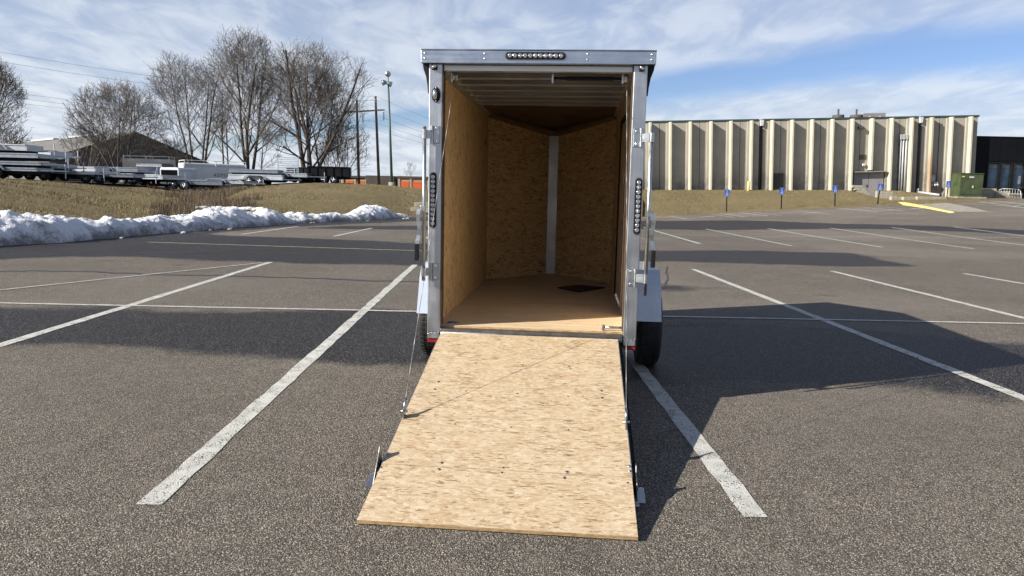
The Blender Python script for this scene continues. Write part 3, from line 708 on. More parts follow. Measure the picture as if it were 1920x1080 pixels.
hk = bpy.data.objects.new('floor_latch', None); COL.objects.link(hk); hk.parent = T
MB().tube((0.50, 0.075, ZF + .024), (0.63, 0.075, ZF + .024), 0.009, n=8).build('rod', 'galvanised_steel', hk, True)
MB().box(0.492, 0.512, 0.063, 0.087, ZF + .002, ZF + .040).build('end_plate', 'galvanised_steel', hk, bevel=.003)
# inner walls
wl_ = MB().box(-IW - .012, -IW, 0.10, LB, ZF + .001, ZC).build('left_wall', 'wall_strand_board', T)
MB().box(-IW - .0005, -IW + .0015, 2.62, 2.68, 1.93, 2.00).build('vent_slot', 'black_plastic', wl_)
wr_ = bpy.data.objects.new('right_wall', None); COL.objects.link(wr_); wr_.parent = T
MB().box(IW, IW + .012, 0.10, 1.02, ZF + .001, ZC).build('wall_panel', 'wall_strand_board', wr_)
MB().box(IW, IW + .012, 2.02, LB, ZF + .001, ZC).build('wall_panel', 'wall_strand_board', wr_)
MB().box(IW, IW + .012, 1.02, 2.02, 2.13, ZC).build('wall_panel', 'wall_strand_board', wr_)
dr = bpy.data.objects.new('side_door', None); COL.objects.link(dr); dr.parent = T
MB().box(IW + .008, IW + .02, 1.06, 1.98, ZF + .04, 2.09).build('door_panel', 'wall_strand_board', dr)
m = MB(); m.box(IW - .006, IW + .008, 1.02, 1.06, ZF + .002, 2.13); m.box(IW - .006, IW + .008, 1.98, 2.02, ZF + .002, 2.13); m.box(IW - .006, IW + .008, 1.06, 1.98, 2.09, 2.13)
m.build('weather_strip', 'black_plastic', dr)
MB().box(IW - .004, IW + .0075, 1.0, 1.016, ZF + .002, 2.15).build('door_casing', 'aluminium_bow', dr)
MB().tube((IW + .004, 0.62, 1.30), (IW - .02, 0.62, 1.30), 0.006, n=8).build('wall_screw', 'black_plastic', wr_)
for y_, z_, h_ in ((0.30, 1.52, .5), (1.30, 1.20, .05), (2.30, 1.05, .08)): MB().box(IW - .003, IW - .0005, y_, y_ + .03, z_, z_ + h_).build('cover_strip', 'beige_plastic' if h_ > .1 else 'black_plastic', wr_)
MB().lathe([(0.055, 0), (0.055, .02), (0.045, .03), (0.02, .034)], (IW + .001, 1.72 - 0.9, 2.18), (-1, 0, 0), 18).build('dome_light', 'beige_plastic', wr_, True)
MB().box(IW - .004, IW - .0005, 1.2, 1.26, 1.55, 1.64).build('warning_label', 'sign_white', dr)
# V nose: two boards, centre post, cap trim, nose ceiling
for s in (-1, 1):
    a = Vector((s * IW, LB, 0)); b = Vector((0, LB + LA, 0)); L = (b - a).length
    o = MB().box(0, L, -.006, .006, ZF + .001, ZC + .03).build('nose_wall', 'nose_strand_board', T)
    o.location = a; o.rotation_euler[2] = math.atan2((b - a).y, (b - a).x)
    d = (b - a).normalized(); nr = Vector((-d.y, d.x, 0)) * (1 if s > 0 else -1)
    nr = nr if nr.y < 0 else -nr
    m = MB(); q0, q1 = a + nr * .008, b + nr * .008; q0b, q1b = a + nr * .055, b + nr * .055
    m.add([(*q0[:2], 2.235), (*q1[:2], 2.10), (*q1[:2], 2.165), (*q0[:2], 2.275), (*q0b[:2], 2.250), (*q1b[:2], 2.125), (*q1b[:2], 2.165), (*q0b[:2], 2.275)],
          [(0, 1, 5, 4), (4, 5, 6, 7), (7, 6, 2, 3), (0, 4, 7, 3), (1, 2, 6, 5), (0, 3, 2, 1)])
    m.build('cap_trim', 'bronze_trim', T)
MB().box(-.056, .056, LB + LA - .082, LB + LA - .074, ZF + .002, 2.115).build('nose_post', 'dull_aluminium', T, bevel=.003)
for s in (-1, 1): MB().box(*sorted((s * .0565, s * .072)), LB + LA - .079, LB + LA - .071, ZF + .002, 2.115).build('nose_post_flange', 'dark_trim', T)
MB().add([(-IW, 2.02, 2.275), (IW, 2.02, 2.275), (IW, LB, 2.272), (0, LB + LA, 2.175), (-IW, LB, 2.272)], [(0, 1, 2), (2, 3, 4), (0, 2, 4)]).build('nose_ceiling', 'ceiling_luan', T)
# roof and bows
MB().prism([(-HW, 0.03), (HW, 0.03), (HW, LB), (0, LB + LA + .05), (-HW, LB)], lambda u, v, w: (u, v, w), 2.345, 2.352).build('roof_skin', 'roof_shade', T)
for y_ in (0.11, 0.42, 0.74, 1.06, 1.38, 1.70, 2.0):
    m = MB(); m.prism([(-.014, .044), (-.020, .012), (-.032, .010), (-.032, .006), (.032, .006), (.032, .010), (.020, .012), (.014, .044)], lambda u, v, w: (w, y_ + u, 2.262 + v), -IW + .02, IW - .02)
    m.build('roof_bow', 'aluminium_bow', T)
for s in (-1, 1):
    m = MB(); m.prism([(0, 0), (0.045, .03), (0.045, .08), (0, .08)], lambda u, v, w: (s * (IW - .002) - s * u, w, 2.250 + v), .10, LB - .05); m.build('cove_rail', 'aluminium_bow', T)
MB().box(-.630, .630, 0.032, 0.09, 2.262, 2.300).build('top_rail', 'aluminium_bow', T, bevel=.003)
MB().box(-IW + .02, IW - .02, .10, 2.02, 2.307, 2.312).build('bow_gap_shade', 'roof_shade', T)  # added dark sheet that stands for the shade between the bows
# ramp-assist spring under the ceiling
sp = bpy.data.objects.new('ramp_spring', None); COL.objects.link(sp); sp.parent = T
MB().tube((0.0 + .10, .14, 2.235), (0.60, .14, 2.235), 0.010, n=10).build('shaft', 'black_steel', sp, True)
m = MB()
for i in range(22): m.lathe([(.011, -.006), (.015, -.003), (.015, .003), (.011, .006)], (0.20 + i * .0145, .14, 2.235), (1, 0, 0), 12)
m.build('coil', 'black_steel', sp, True)
for x_ in (-.57, .585): MB().lathe([(.012, -.022), (.03, -.02), (.024, -.008), (.024, .008), (.03, .02), (.012, .022)], (x_, .14, 2.235), (1, 0, 0), 16).build('cable_drum', 'galvanised_steel', sp, True)
for x_ in (.10, .57, -.59): MB().box(x_ - .006, x_ + .006, .115, .165, 2.20, 2.262).build('hanger', 'galvanised_steel', sp)
# outer skin, nose, underframe
for s in (-1, 1):
    MB().box(*sorted((s * .716, s * .722)), 0.10, LB, 0.46, 2.345).build('side_skin', 'skin_white', T)
    m = MB(); m.add([(s * .720, LB, .46), (0, LB + LA + .04, .46), (0, LB + LA + .04, 2.345), (s * .720, LB, 2.345)], [(0, 1, 2, 3)]); m.build('nose_skin', 'skin_white', T)
    MB().box(*sorted((s * .60, s * .66)), .10, LB, .40, .455).build('frame_rail', 'black_steel', T)
    m = MB(); m.tube((s * .55, LB - .3, .43), (s * .03, LB + LA + .95, .43), .035, n=4); m.build('tongue_rail', 'black_steel', T)
for y_ in (.4, 1.0, 1.6, 2.2, 2.8): MB().box(-.60, .60, y_, y_ + .05, .405, .452).build('cross_member', 'black_steel', T)
MB().box(-.05, .05, LB + LA + .9, LB + LA + 1.2, .40, .50).build('coupler', 'black_steel', T, bevel=.01)
MB().tube((0, LB + LA + .75, .10), (0, LB + LA + .75, .75), .03, n=10).build('tongue_jack', 'galvanised_steel', T)
MB().box(-.09, .09, LB + LA + .66, LB + LA + .84, 0.0, .10).build('jack_foot', 'galvanised_steel', T)
AX = 1.42
MB().tube((-.88, AX, .30), (.88, AX, .30), .03, n=10).build('axle', 'black_steel', T)
for s in (-1, 1):
    wh = bpy.data.objects.new('wheel', None); COL.objects.link(wh); wh.parent = T; wh.location = (s * .935, AX, .335)
    MB().lathe([(.20, -.085), (.30, -.098), (.325, -.085), (.335, -.05), (.335, .05), (.325, .085), (.30, .098), (.20, .085)], (0, 0, 0), (1, 0, 0), 32).build('tyre', 'rubber', wh, True)
    MB().lathe([(.19, -.06), (.205, .09), (.17, .075), (.12, .03), (.05, .04), (.045, .075), (.01, .08)], (0, 0, 0), (s, 0, 0), 24).build('rim', 'galvanised_steel', wh, True)
    tr = MB()
    for i in range(48):
        a = 2 * math.pi * i / 48
        for x_ in (-.055, -.018, .018, .055):
            mm = Matrix.Rotation(a, 4, 'X') @ Matrix.Translation((x_, 0, .336)); tr.box(-.014, .014, -.014, .014, -.004, .004, mm)
    tr.build('tread', 'rubber', wh)
    # squared fender with rounded top corners
    y0_, y1_ = AX - .50, AX + .50
    pr = [(y0_ - .02, .455), (y0_ + .03, .74), (y0_ + .055, .825), (y0_ + .11, .86), (y1_ - .11, .86), (y1_ - .055, .825), (y1_ - .03, .74), (y1_ + .02, .455)]
    m = MB(); n_ = len(pr)
    for xa, xb, y_, z_ in ():
        pass
    def ring(xin, dz): return [(xin, y_, z_ + dz) for y_, z_ in pr]
    xo_ = lambda i: s * (.995 - (.018 if 2 <= i <= 5 else (.01 if i in (1, 6) else 0)))
    v = [(s * .7225, y_, z_) for y_, z_ in pr] + [(xo_(i), y_, z_) for i, (y_, z_) in enumerate(pr)]
    v += [(xo_(i) + s * .004, y_ + (.01 if y_ < AX else -.01), z_ - (.0 if i in (0, 7) else .045)) for i, (y_, z_) in enumerate(pr)]
    f = [(i, i + 1, n_ + i + 1, n_ + i) for i in range(n_ - 1)] + [(n_ + i, n_ + i + 1, 2 * n_ + i + 1, 2 * n_ + i) for i in range(n_ - 1)]
    o = m.add(v, f).build('fender', 'fender_aluminium', T)
    so_ = o.modifiers.new('thick', 'SOLIDIFY'); so_.thickness = .003
    b_ = o.modifiers.new('bevel', 'BEVEL'); b_.width = .012; b_.segments = 3; b_.limit_method = 'ANGLE'; b_.angle_limit = R(40)

# ramp door: thing > ramp_door (empty, tilted) > pieces. x right, y towards the ground end, z out of the walking face
RL, RW, RZ = 2.045, 0.609, 0.482
ramp = bpy.data.objects.new('ramp_door', None); COL.objects.link(ramp); ramp.parent = T
ramp['label'] = 'ramp door of pale strand board lying from the sill to the asphalt'
sl = math.asin((RZ - 0.024) / RL)
# local frame: X -> trailer x ; Y -> up the slope ; Z -> out of the face (pieces are given by their distance down the slope)
RLM = Matrix.Translation((-0.010, -0.032, RZ)) @ Matrix.Rotation(sl, 4, 'X')
ramp.matrix_local = RLM
SEAM = 1.61
def rb(x0, x1, y0, y1, z0, z1): return MB().box(x0, x1, -y1, -y0, z0, z1)
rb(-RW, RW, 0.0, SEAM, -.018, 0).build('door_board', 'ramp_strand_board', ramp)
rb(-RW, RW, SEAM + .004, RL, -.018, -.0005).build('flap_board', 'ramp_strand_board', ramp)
rb(-RW + .0, RW, RL + .0002, RL + .002, -.018, -.001).build('flap_edge', 'board_edge', ramp)
rb(-RW, RW, SEAM - .006, SEAM + .010, -.030, -.0182).build('seam_gap', 'black_steel', ramp)
for s in (-1, 1):
    rb(*sorted((s * (RW + .0008), s * (RW + .0035))), .0, SEAM, -.017, -.001).build('board_side', 'aluminium_bow', ramp)
    rb(*sorted((s * .57, s * (.632 if s > 0 else .622))), .03, SEAM + .05, -.075, -.024 if s > 0 else -.020).build('frame_tube', 'black_steel' if s > 0 else 'aluminium_bow', ramp, bevel=.003)  # right aluminium tube is black: its shaded side put into the colour
    rb(*sorted((s * .6325, s * .636)) if s > 0 else (-.626, -.6225), .03, SEAM + .06, -.078, -.022).build('frame_skin', 'dark_trim' if s < 0 else 'black_steel', ramp)
rb(-.57, .57, SEAM - .03, SEAM + .03, -.072, -.032).build('frame_tube', 'aluminium_bow', ramp)
rb(-.62, .62, .03, SEAM, -.080, -.077).build('outer_skin', 'skin_white', ramp)
# keeper plates at the ramp's lower corners
for s in (-1, 1):
    kp = bpy.data.objects.new('keeper', None); COL.objects.link(kp); kp.parent = ramp; kp.location = (s * (RW + .012), -SEAM - .005, 0)
    hk_ = .062 if s < 0 else .028
    m = MB(); q = [(-.075, -.075), (.085, -.075), (.095, -.06), (.03, -.01), (-.04, hk_ - .025), (-.06, hk_), (-.085, hk_ - .004), (-.08, .0)]
    m.prism(q, lambda u, v, w: (s * w, -u, v), .008, .014); m.build('keeper_plate', 'dull_aluminium', kp, bevel=.002)
    m = MB(); m.box(-.02 if s < 0 else -.03, .03 if s < 0 else .02, -.125, -.06, -.076, -.070); m.box(*sorted((s * -.004, s * .05)), -.10, .02, -.072, -.066); m.build('keeper_foot', 'galvanised_steel', kp, bevel=.002)
    for yy in (.09, .05): MB().sphere((-s * .02, yy, .003), .009, 8, 5, (1, 1, .6)).build('bolt', 'galvanised_steel', kp, True)
# carriage bolts through the board
bolt = MB().lathe([(.0085, 0.0), (.0075, .002), (.005, .003), (.001, .0035)], (0, 0, 0), (0, 0, 1), 12).mesh('bolt', 'bolt_steel', True)
screw = MB().lathe([(.0052, 0.0), (.0045, .001), (.001, .0014)], (0, 0, 0), (0, 0, 1), 10).mesh('screw', 'black_steel', True)
def on_ramp(px, py):
    d = Vector(ray(px, py)); o = Vector((0, 0, EYE))
    mw = Matrix.Translation((TX, TY, 0)) @ Matrix.Rotation(-TPSI, 4, 'Z') @ RLM; mi = mw.inverted()
    o2 = mi @ o; d2 = mi.to_3x3() @ d; k = -o2.z / d2.z; return o2 + d2 * k
BOLTS = [(822, 716), (815, 730), (1128, 733), (1129, 746), (823, 880), (828, 868), (1058, 896), (1063, 885)]
SCREWS = [(892, 681), (874, 733), (853, 795), (958, 801), (1067, 687), (980, 684), (944, 877), (941, 886), (1070, 691), (970, 738), (1065, 744), (1066, 806), (1163, 692), (800, 675), (773, 727), (715, 876), (1177, 905), (1181, 815), (840, 640), (1159, 640)]
for me_, lst in ((bolt, BOLTS), (screw, SCREWS)):
    for q in lst:
        p = on_ramp(*q); o = bpy.data.objects.new(me_.name, me_); COL.objects.link(o); o.parent = ramp; o.location = (p.x, p.y, .0005)
# cable anchors and the two cables
rl = RLM
for s, q in ((-1, (745, 781)), (1, (1184, 803))):
    p = on_ramp(*q); ya = p.y
    an = bpy.data.objects.new('cable_anchor', None); COL.objects.link(an); an.parent = ramp; an.location = (s * (RW - .006), ya, 0)
    MB().box(-.004, .004, -.022, .022, 0.0, .052).build('lug', 'galvanised_steel', an, bevel=.002)
    MB().tube((-.02, 0, .036), (.02, 0, .036), .008, n=8).build('bolt', 'galvanised_steel', an, True)
    e = rl @ Vector((s * (RW - .006), ya, .042)); tpt = Vector((-.575 if s < 0 else .600, .135, 2.22))
    m = MB(); k = 14
    pts = [tpt.lerp(e, i / k) + Vector((0, 0, -.012 * math.sin(math.pi * i / k))) for i in range(k + 1)]
    m.path(pts, .0018, 6); m.build('ramp_cable', 'steel_cable', T, True)
    MB().tube(e, e.lerp(tpt, .03), .007, n=8).build('cable_sleeve', 'galvanised_steel', T, True)

# the flat black sheet lying on the trailer floor
def on_floor(px, py): return gnd(px, py, ZF)
q = [on_floor(*p_) for p_ in ((1045, 541), (1083, 536.5), (1134, 541), (1084, 549))]
cen = sum(q, Vector()) / 4
m = MB(); v = [(p_ - cen) for p_ in q]
ins = [p_ * .9 for p_ in v]
m.add([(a.x, a.y, .0045) for a in v] + [(a.x, a.y, .0125) for a in v] + [(a.x, a.y, .017) for a in ins], [(3, 2, 1, 0), (8, 9, 10, 11)] + [(i, (i + 1) % 4, 4 + (i + 1) % 4, 4 + i) for i in range(4)] + [(4 + i, 4 + (i + 1) % 4, 8 + (i + 1) % 4, 8 + i) for i in range(4)])
o = m.build('rubber_mat', 'rubber'); o.location = (cen.x, cen.y, ZF); tag(o, 'flat black diamond-shaped mat lying on the trailer floor', 'mat')

# ------------------------------------------------------------------ snow bank along the foot of the left slope
base = [(-16.5, -6), (-14.6, 6), (-12.6, 12.5), (-11.75, 16.6), (-11.15, 18.2), (-10.8, 20.0), (-10.45, 23.0), (-9.9, 26.5), (-9.1, 30.2), (-7.9, 33.2), (-6.9, 35.0), (-6.2, 37.6), (-5.3, 39.8)]
hts = [.5, .55, .52, .54, .54, .46, .36, .50, .48, .44, .30, .58, .14]
wid = [2.4, 2.4, 2.3, 2.3, 2.2, 2.0, 1.9, 2.2, 2.2, 2.0, 1.8, 2.4, 1.2]
bp = np.array(base); seg = np.r_[0, np.cumsum(np.hypot(*np.diff(bp, axis=0).T))]; NS = 700; ss = np.linspace(0, seg[-1], NS)
bx_, by_ = np.interp(ss, seg, bp[:, 0]), np.interp(ss, seg, bp[:, 1]); hh_ = np.interp(ss, seg, hts); ww_ = np.interp(ss, seg, wid)
k_ = np.ones(9) / 9; bx_ = np.convolve(np.pad(bx_, 4, 'edge'), k_, 'valid'); by_ = np.convolve(np.pad(by_, 4, 'edge'), k_, 'valid')
tx_, ty_ = np.gradient(bx_), np.gradient(by_); tl = np.hypot(tx_, ty_); nx_, ny_ = -ty_ / tl, tx_ / tl     # towards the grass
NU = 60; uu = np.linspace(-0.04, 1.04, NU)
Ug, Sg = np.meshgrid(uu, np.arange(NS)); W_ = ww_[Sg]
edge_n = vnoise(ss, ss * 0 + 3.3, 41, 4, 0.8)[Sg] * 0.55
Xs = bx_[Sg] + nx_[Sg] * (Ug * W_ + edge_n * (1 - Ug)); Ys = by_[Sg] + ny_[Sg] * (Ug * W_ + edge_n * (1 - Ug))
prof = np.clip(np.sin(np.clip(Ug, 0, 1) ** 0.75 * math.pi), 0, 1) ** 0.75
big = vnoise(Xs, Ys, 43, 4, 0.55); sml = vnoise(Xs, Ys, 47, 4, 2.3)
Zs = prof * hh_[Sg] * (1 + big * 1.0) + prof ** 0.5 * sml * 0.30 + np.abs(vnoise(Xs, Ys, 49, 4, 4)) * 0.18 * prof ** .6 + vnoise(Xs, Ys, 51, 3, 14) * 0.05 * prof ** .5 - 0.03 + np.where((Ug < 0) | (Ug > 1), -.1, 0)
Zs = np.maximum(Zs, -0.06 + 0 * Zs) + np.maximum(0, left_z(Xs, Ys)) * np.clip(Ug, 0, 1) * 0.8
snow = link('snow_bank', grid_mesh('snow_bank', Xs, Ys, Zs, 'dirty_snow')); tag(snow, 'long melting bank of dirty white snow between the lot and the grass', 'snow bank')
random.seed(5)
for i in range(16):   # broken lumps at the foot
    j = random.randint(250, NS - 12); sc_ = random.uniform(.04, .11); m = MB(); m.sphere((0, 0, 0), sc_, 8, 6, (1.3, 1, .6))
    m.v = [(x * random.uniform(.75, 1.2), y * random.uniform(.75, 1.2), z * random.uniform(.75, 1.2)) for x, y, z in m.v]
    o = m.build('snow_lump', 'dirty_snow', snow, True); o.location = (bx_[j] - nx_[j] * random.uniform(-.2, .5), by_[j] - ny_[j] * random.uniform(.0, .7), sc_ * .12)
# the long snow-covered log pile in the dip
o = None
lp = thing('snowy_log', 'long low snow-covered roll lying in the brush behind the snow bank', 'log', (at(378, 380, 31).x, 31, left_zf(at(378, 380, 31).x, 31)), 0.15)
m = MB()
for i in range(7): m.tube((-.2 + i * .36, 0, .03), (-.2 + i * .36 + .33, 0.02, .03), .13, .14, 10)
m.build('roll', 'pole_wood', lp, True)
m = MB()
for i in range(13): m.sphere((-.1 + i * .2, 0, .14 + .02 * math.sin(i * 2.1)), .17, 10, 6, (1.2, .8, .5))
m.build('snow_cap', 'dirty_snow', lp, True)
# pale boards stacked at the end of the bank, beside the trailer
for i, (px, py, Y, w, l) in enumerate(((790, 388, 44, 1.6, .5), (796, 381, 45.5, 1.1, .5))):
    p = at(px, py, Y); z = left_zf(p.x, p.y)
    m = MB(); m.box(-.9, .9, -.22, .22, 0, .30); o = m.build('stone_step', 'concrete', None, bevel=.03); o.location = (p.x + .3, p.y, z - .02 + i * .12)
    tag(o, ('lower' if i == 0 else 'upper') + ' grey stone step at the right end of the left grass bank', 'step')

# ------------------------------------------------------------------ bare trees
def make_tree(name, label, px_base, Y, px0, px1, py_top, seed, stems, spread=0.8, rt=0.24, low=0.16, dens=1.0, twr=0.0115, group='bare winter trees', lean=0.0):
    """a bare tree: fanned stems that fork upward into ever finer wood, held inside a rounded crown"""
    rd = random.Random(seed)
    base = at(px_base, 340, Y); gz = left_zf(base.x, base.y) - 0.15
    xl_, xr_ = at(px0, 200, Y).x - base.x, at(px1, 200, Y).x - base.x; Ht = at(px0, py_top, Y).z - gz
    cx_, hw = (xl_ + xr_) / 2, (xr_ - xl_) / 2 * 1.10
    lob = [rd.uniform(0, 6.28) for _ in range(4)]
    def inside(p):
        t_ = p.z / Ht
        if t_ < low * .5: return 0.0
        tt = (t_ - low * .5) / (1 - low * .5); x = p.x - cx_ * (.3 + .7 * t_)
        a = math.atan2(p.y, x); w = hw * (.93 + .07 * math.sin(3 * a + lob[0]) + .06 * math.sin(5 * a + 9 * t_ + lob[1]))
        r = math.hypot(x, p.y / .9) / w; q = (tt - .56) / (.44 if tt > .56 else .78)
        return r ** 2.3 + abs(q) ** 2.1 + .07 * math.sin(4 * a + lob[2])
    A, B, ra, rb_, TA, TBb, TR = [], [], [], [], [], [], []
    big_c = [8, 8, 7, 6]
    def grow(p, d, L, r, depth, az0):
        n = (7, 5, 4, 3, 2)[depth]; pts = []; sl_ = L / n; r_end = r * (.30 if depth == 0 else .38)
        for i in range(n):
            jit = (.055, .10, .13, .16, .18)[depth]; up = (.012, .035, .045, .05, .05)[depth]
            d = (d + Vector((rd.gauss(0, jit), rd.gauss(0, jit), rd.gauss(0, jit * .6) + up))).normalized(); q = p + d * sl_
            if depth > 0 and inside(q) > 1.0 + rd.uniform(-.38, .22): break
            a_, b_ = r + (r_end - r) * i / n, r + (r_end - r) * (i + 1) / n
            if depth < 3: A.append(p); B.append(q); ra.append(max(a_, .014)); rb_.append(max(b_, .013))
            else: TA.append(p); TBb.append(q); TR.append(max(twr, min(.02, a_)))
            p = q; pts.append((p, d.copy(), b_))
        if depth == 4 or not pts: return
        k = big_c[depth] * dens * (len(pts) / n) * (1.18 if depth == 0 else .85); k = int(k) + (rd.random() < k % 1)
        st0 = low if depth == 0 else .15
        for j in range(k + 1):
            f_ = st0 + (1 - st0) * (j + rd.random() * .8) / max(1, k); f_ = min(f_, .999)
            i = min(len(pts) - 1, int(f_ * len(pts))); pq, dq, rq = pts[i]; prev = pts[i - 1][0] if i else pq
            s_ = prev.lerp(pq, rd.random()); az0 += 2.4 + rd.uniform(-.5, .5)
            side = dq.orthogonal().normalized(); side.rotate(Matrix.Rotation(az0, 3, dq)); an = rd.uniform(.40, .92) * (1.40 - .6 * f_)
            nd = (dq * math.cos(an) + side * math.sin(an)); nd.z += .10; nd.normalize()
            grow(s_, nd, L * rd.uniform(.48, .70) * (1.12 - .45 * f_), rq * rd.uniform(.42, .60), depth + 1, az0)
    for i in range(stems):
        a = 2 * math.pi * (i + rd.random() * .5) / stems + lob[3]; b = spread * rd.uniform(.55, 1.0) if stems > 1 else .05
        tip = Vector((cx_ * .8 + math.cos(a) * b * hw, math.sin(a) * b * hw * .8, Ht * rd.uniform(.80, .96))); p0_ = Vector((math.cos(a) * .2, math.sin(a) * .2, 0)) if stems > 1 else Vector()
        d0 = (tip - p0_); d0 = Vector((d0.x * .75, d0.y * .75, d0.z)).normalized(); grow(p0_, d0, (tip - p0_).length * .93, rt * rd.uniform(.75, 1.0), 0, rd.uniform(0, 6))
    A, B, ra, rb_ = np.array(A), np.array(B), np.array(ra), np.array(rb_)
    o = thing(name, label, 'tree', (base.x, Y, gz), 0, group)
    def tubes(nm, A, B, ra, rb_, mat, n):
        if not len(A): return
        Dv = B - A; Dv /= np.linalg.norm(Dv, axis=1, keepdims=True) + 1e-9
        ref = np.where(np.abs(Dv[:, 2:3]) < .9, np.array([[0, 0, 1.]]), np.array([[1., 0, 0]])); U = np.cross(Dv, ref); U /= np.linalg.norm(U, axis=1, keepdims=True); V = np.cross(Dv, U)
        rings = [Q + (U * math.cos(2 * math.pi * i / n) + V * math.sin(2 * math.pi * i / n)) * rr[:, None] for Q, rr in ((A, ra), (B, rb_)) for i in range(n)]
        co = np.stack(rings, 1).reshape(-1, 3); ofs = (np.arange(len(A)) * 2 * n)[:, None, None]
        q = np.array([[i, (i + 1) % n, n + (i + 1) % n, n + i] for i in range(n)])[None] + ofs
        ob = link(nm, raw_mesh(nm, co, q.reshape(-1, 4), mat, True), o)
        if nm == 'crown': ob['kind'] = 'stuff'
    big_ = rb_ > .06
    tubes('trunk', A[big_], B[big_], ra[big_], rb_[big_], 'bark', 8)
    CA = np.concatenate([A[~big_], np.array(TA)]); CB = np.concatenate([B[~big_], np.array(TBb)]); CR = np.concatenate([ra[~big_], np.array(TR)]); CR2 = np.concatenate([rb_[~big_], np.array(TR) * .8])
    tubes('crown', CA, CB, CR, CR2, 'twig', 3)
    return o
make_tree('bare_tree', 'bare tree cut by the left edge of the picture', -32, 66, -120, 54, 98, 11, 4, .95, .16)
make_tree('bare_tree', 'low spreading bare tree standing before the grey warehouse gable', 226, 74, 124, 312, 146, 23, 5, 1.05, .13, low=.15, dens=.9)
make_tree('bare_tree', 'bare tree with leaning stems, left of the tallest tree', 372, 84, 262, 436, 92, 35, 4, 1.1, .17, low=.18, dens=.95)
make_tree('bare_tree', 'tallest bare tree, its narrow crown reaching near the top of the picture', 468, 80, 382, 536, 45, 47, 3, .8, .24, low=.18)
make_tree('bare_tree', 'broad bare tree with a round dome crown beside the utility poles', 578, 78, 484, 714, 72, 58, 4, 1.05, .28, low=.15, dens=1.06)
make_tree('bare_tree', 'slim young bare tree between the two biggest trees', 488, 74, 450, 552, 215, 61, 1, .3, .13, low=.15, dens=.8)
make_tree('bare_tree', 'small bare tree thicket left of the wooden utility poles', 640, 82, 592, 700, 222, 73, 5, .8, .08, low=.1, dens=.62)
make_tree('bare_tree', 'small leaning bare tree beside the black dump trailers', 616, 84, 588, 694, 250, 79, 3, .9, .08, low=.12, dens=.66)
make_tree('bare_tree', 'thin bare sapling rising behind the storage units near the trailer', 768, 118, 752, 790, 302, 83, 2, .6, .05, low=.2, dens=.35)
make_tree('bare_tree', 'scrubby bare bush rising left of the warehouse gable', 165, 76, 112, 236, 228, 91, 6, .95, .06, low=.08, dens=.55)
make_tree('bare_tree', 'twiggy bare bush before the right half of the warehouse gable', 320, 78, 272, 372, 254, 97, 6, .95, .05, low=.08, dens=.5)
make_tree('bare_tree', 'low twiggy bush at the far left of the yard', 10, 68, -45, 62, 232, 103, 5, .95, .06, low=.1, dens=.55)
make_tree('bare_tree', 'thin bare tree filling the gap right of the leaning tree', 425, 88, 392, 470, 150, 109, 2, .6, .14, low=.2, dens=.85)

# ------------------------------------------------------------------ far buildings on the left
wh = thing('warehouse', 'long grey metal warehouse with a dark gable behind the bare trees', 'building')
Lc = np.array((-69.5, 112.0)); gd = np.array((.67, .742)); rd_ = np.array((-.742, .67)); tw = 12.4
def wp(a, b, z): q = Lc + gd * a + rd_ * b; return (q[0], q[1], z)
WL = 95
MB().add([wp(0, 0, 0), wp(2 * tw, 0, 0), wp(2 * tw, 0, 5.2), wp(tw, 0, 9.75), wp(0, 0, 5.2)], [(0, 1, 2, 3, 4)]).build('gable_wall', 'warehouse_wall', wh)
MB().add([wp(0, 0, 0), wp(0, WL, 0), wp(0, WL, 5.2), wp(0, 0, 5.2)], [(0, 1, 2, 3)]).build('side_wall', 'warehouse_wall', wh)
m = MB()
for i in range(40):
    a = .3 + i * (2 * tw - .6) / 39; top = 5.2 + 4.55 * (1 - abs(a - tw) / tw) - .2
    q0, q1 = wp(a - .1, -.12, 0), wp(a + .1, -.12, top); m.add([wp(a - .1, 0, 0), wp(a, -.1, 0), wp(a + .1, 0, 0), wp(a - .1, 0, top), wp(a, -.1, top), wp(a + .1, 0, top)], [(0, 1, 4, 3), (1, 2, 5, 4)])
m.build('wall_rib', 'warehouse_wall', wh)
roof = MB().add([wp(-.5, -.6, 5.05), wp(-.5, WL, 5.05), wp(tw, WL, 9.85), wp(tw, -.6, 9.85), wp(2 * tw + .5, -.6, 5.05), wp(2 * tw + .5, WL, 5.05)], [(0, 3, 2, 1), (3, 4, 5, 2)]).build('roof', 'warehouse_roof', wh)
m = MB()
for i in range(30):
    b = i * WL / 30; m.add([wp(-.5, b, 5.06), wp(-.5, b + .15, 5.06), wp(tw, b + .15, 9.95), wp(tw, b, 9.95)], [(0, 1, 2, 3)])
m.build('roof_seam', 'warehouse_roof', roof)
for b0, b1 in ((14, 30), (38, 52), (60, 84)):
    m = MB(); v = [wp(tw - .5, b0, 9.8), wp(tw + .5, b0, 9.8), wp(tw + .5, b1, 9.8), wp(tw - .5, b1, 9.8)]; v += [(x, y, z + .28) for x, y, z in v]
    m.add(v, [(0, 1, 5, 4), (1, 2, 6, 5), (2, 3, 7, 6), (3, 0, 4, 7), (4, 5, 6, 7)]); m.build('ridge_vent', 'skin_white', roof)

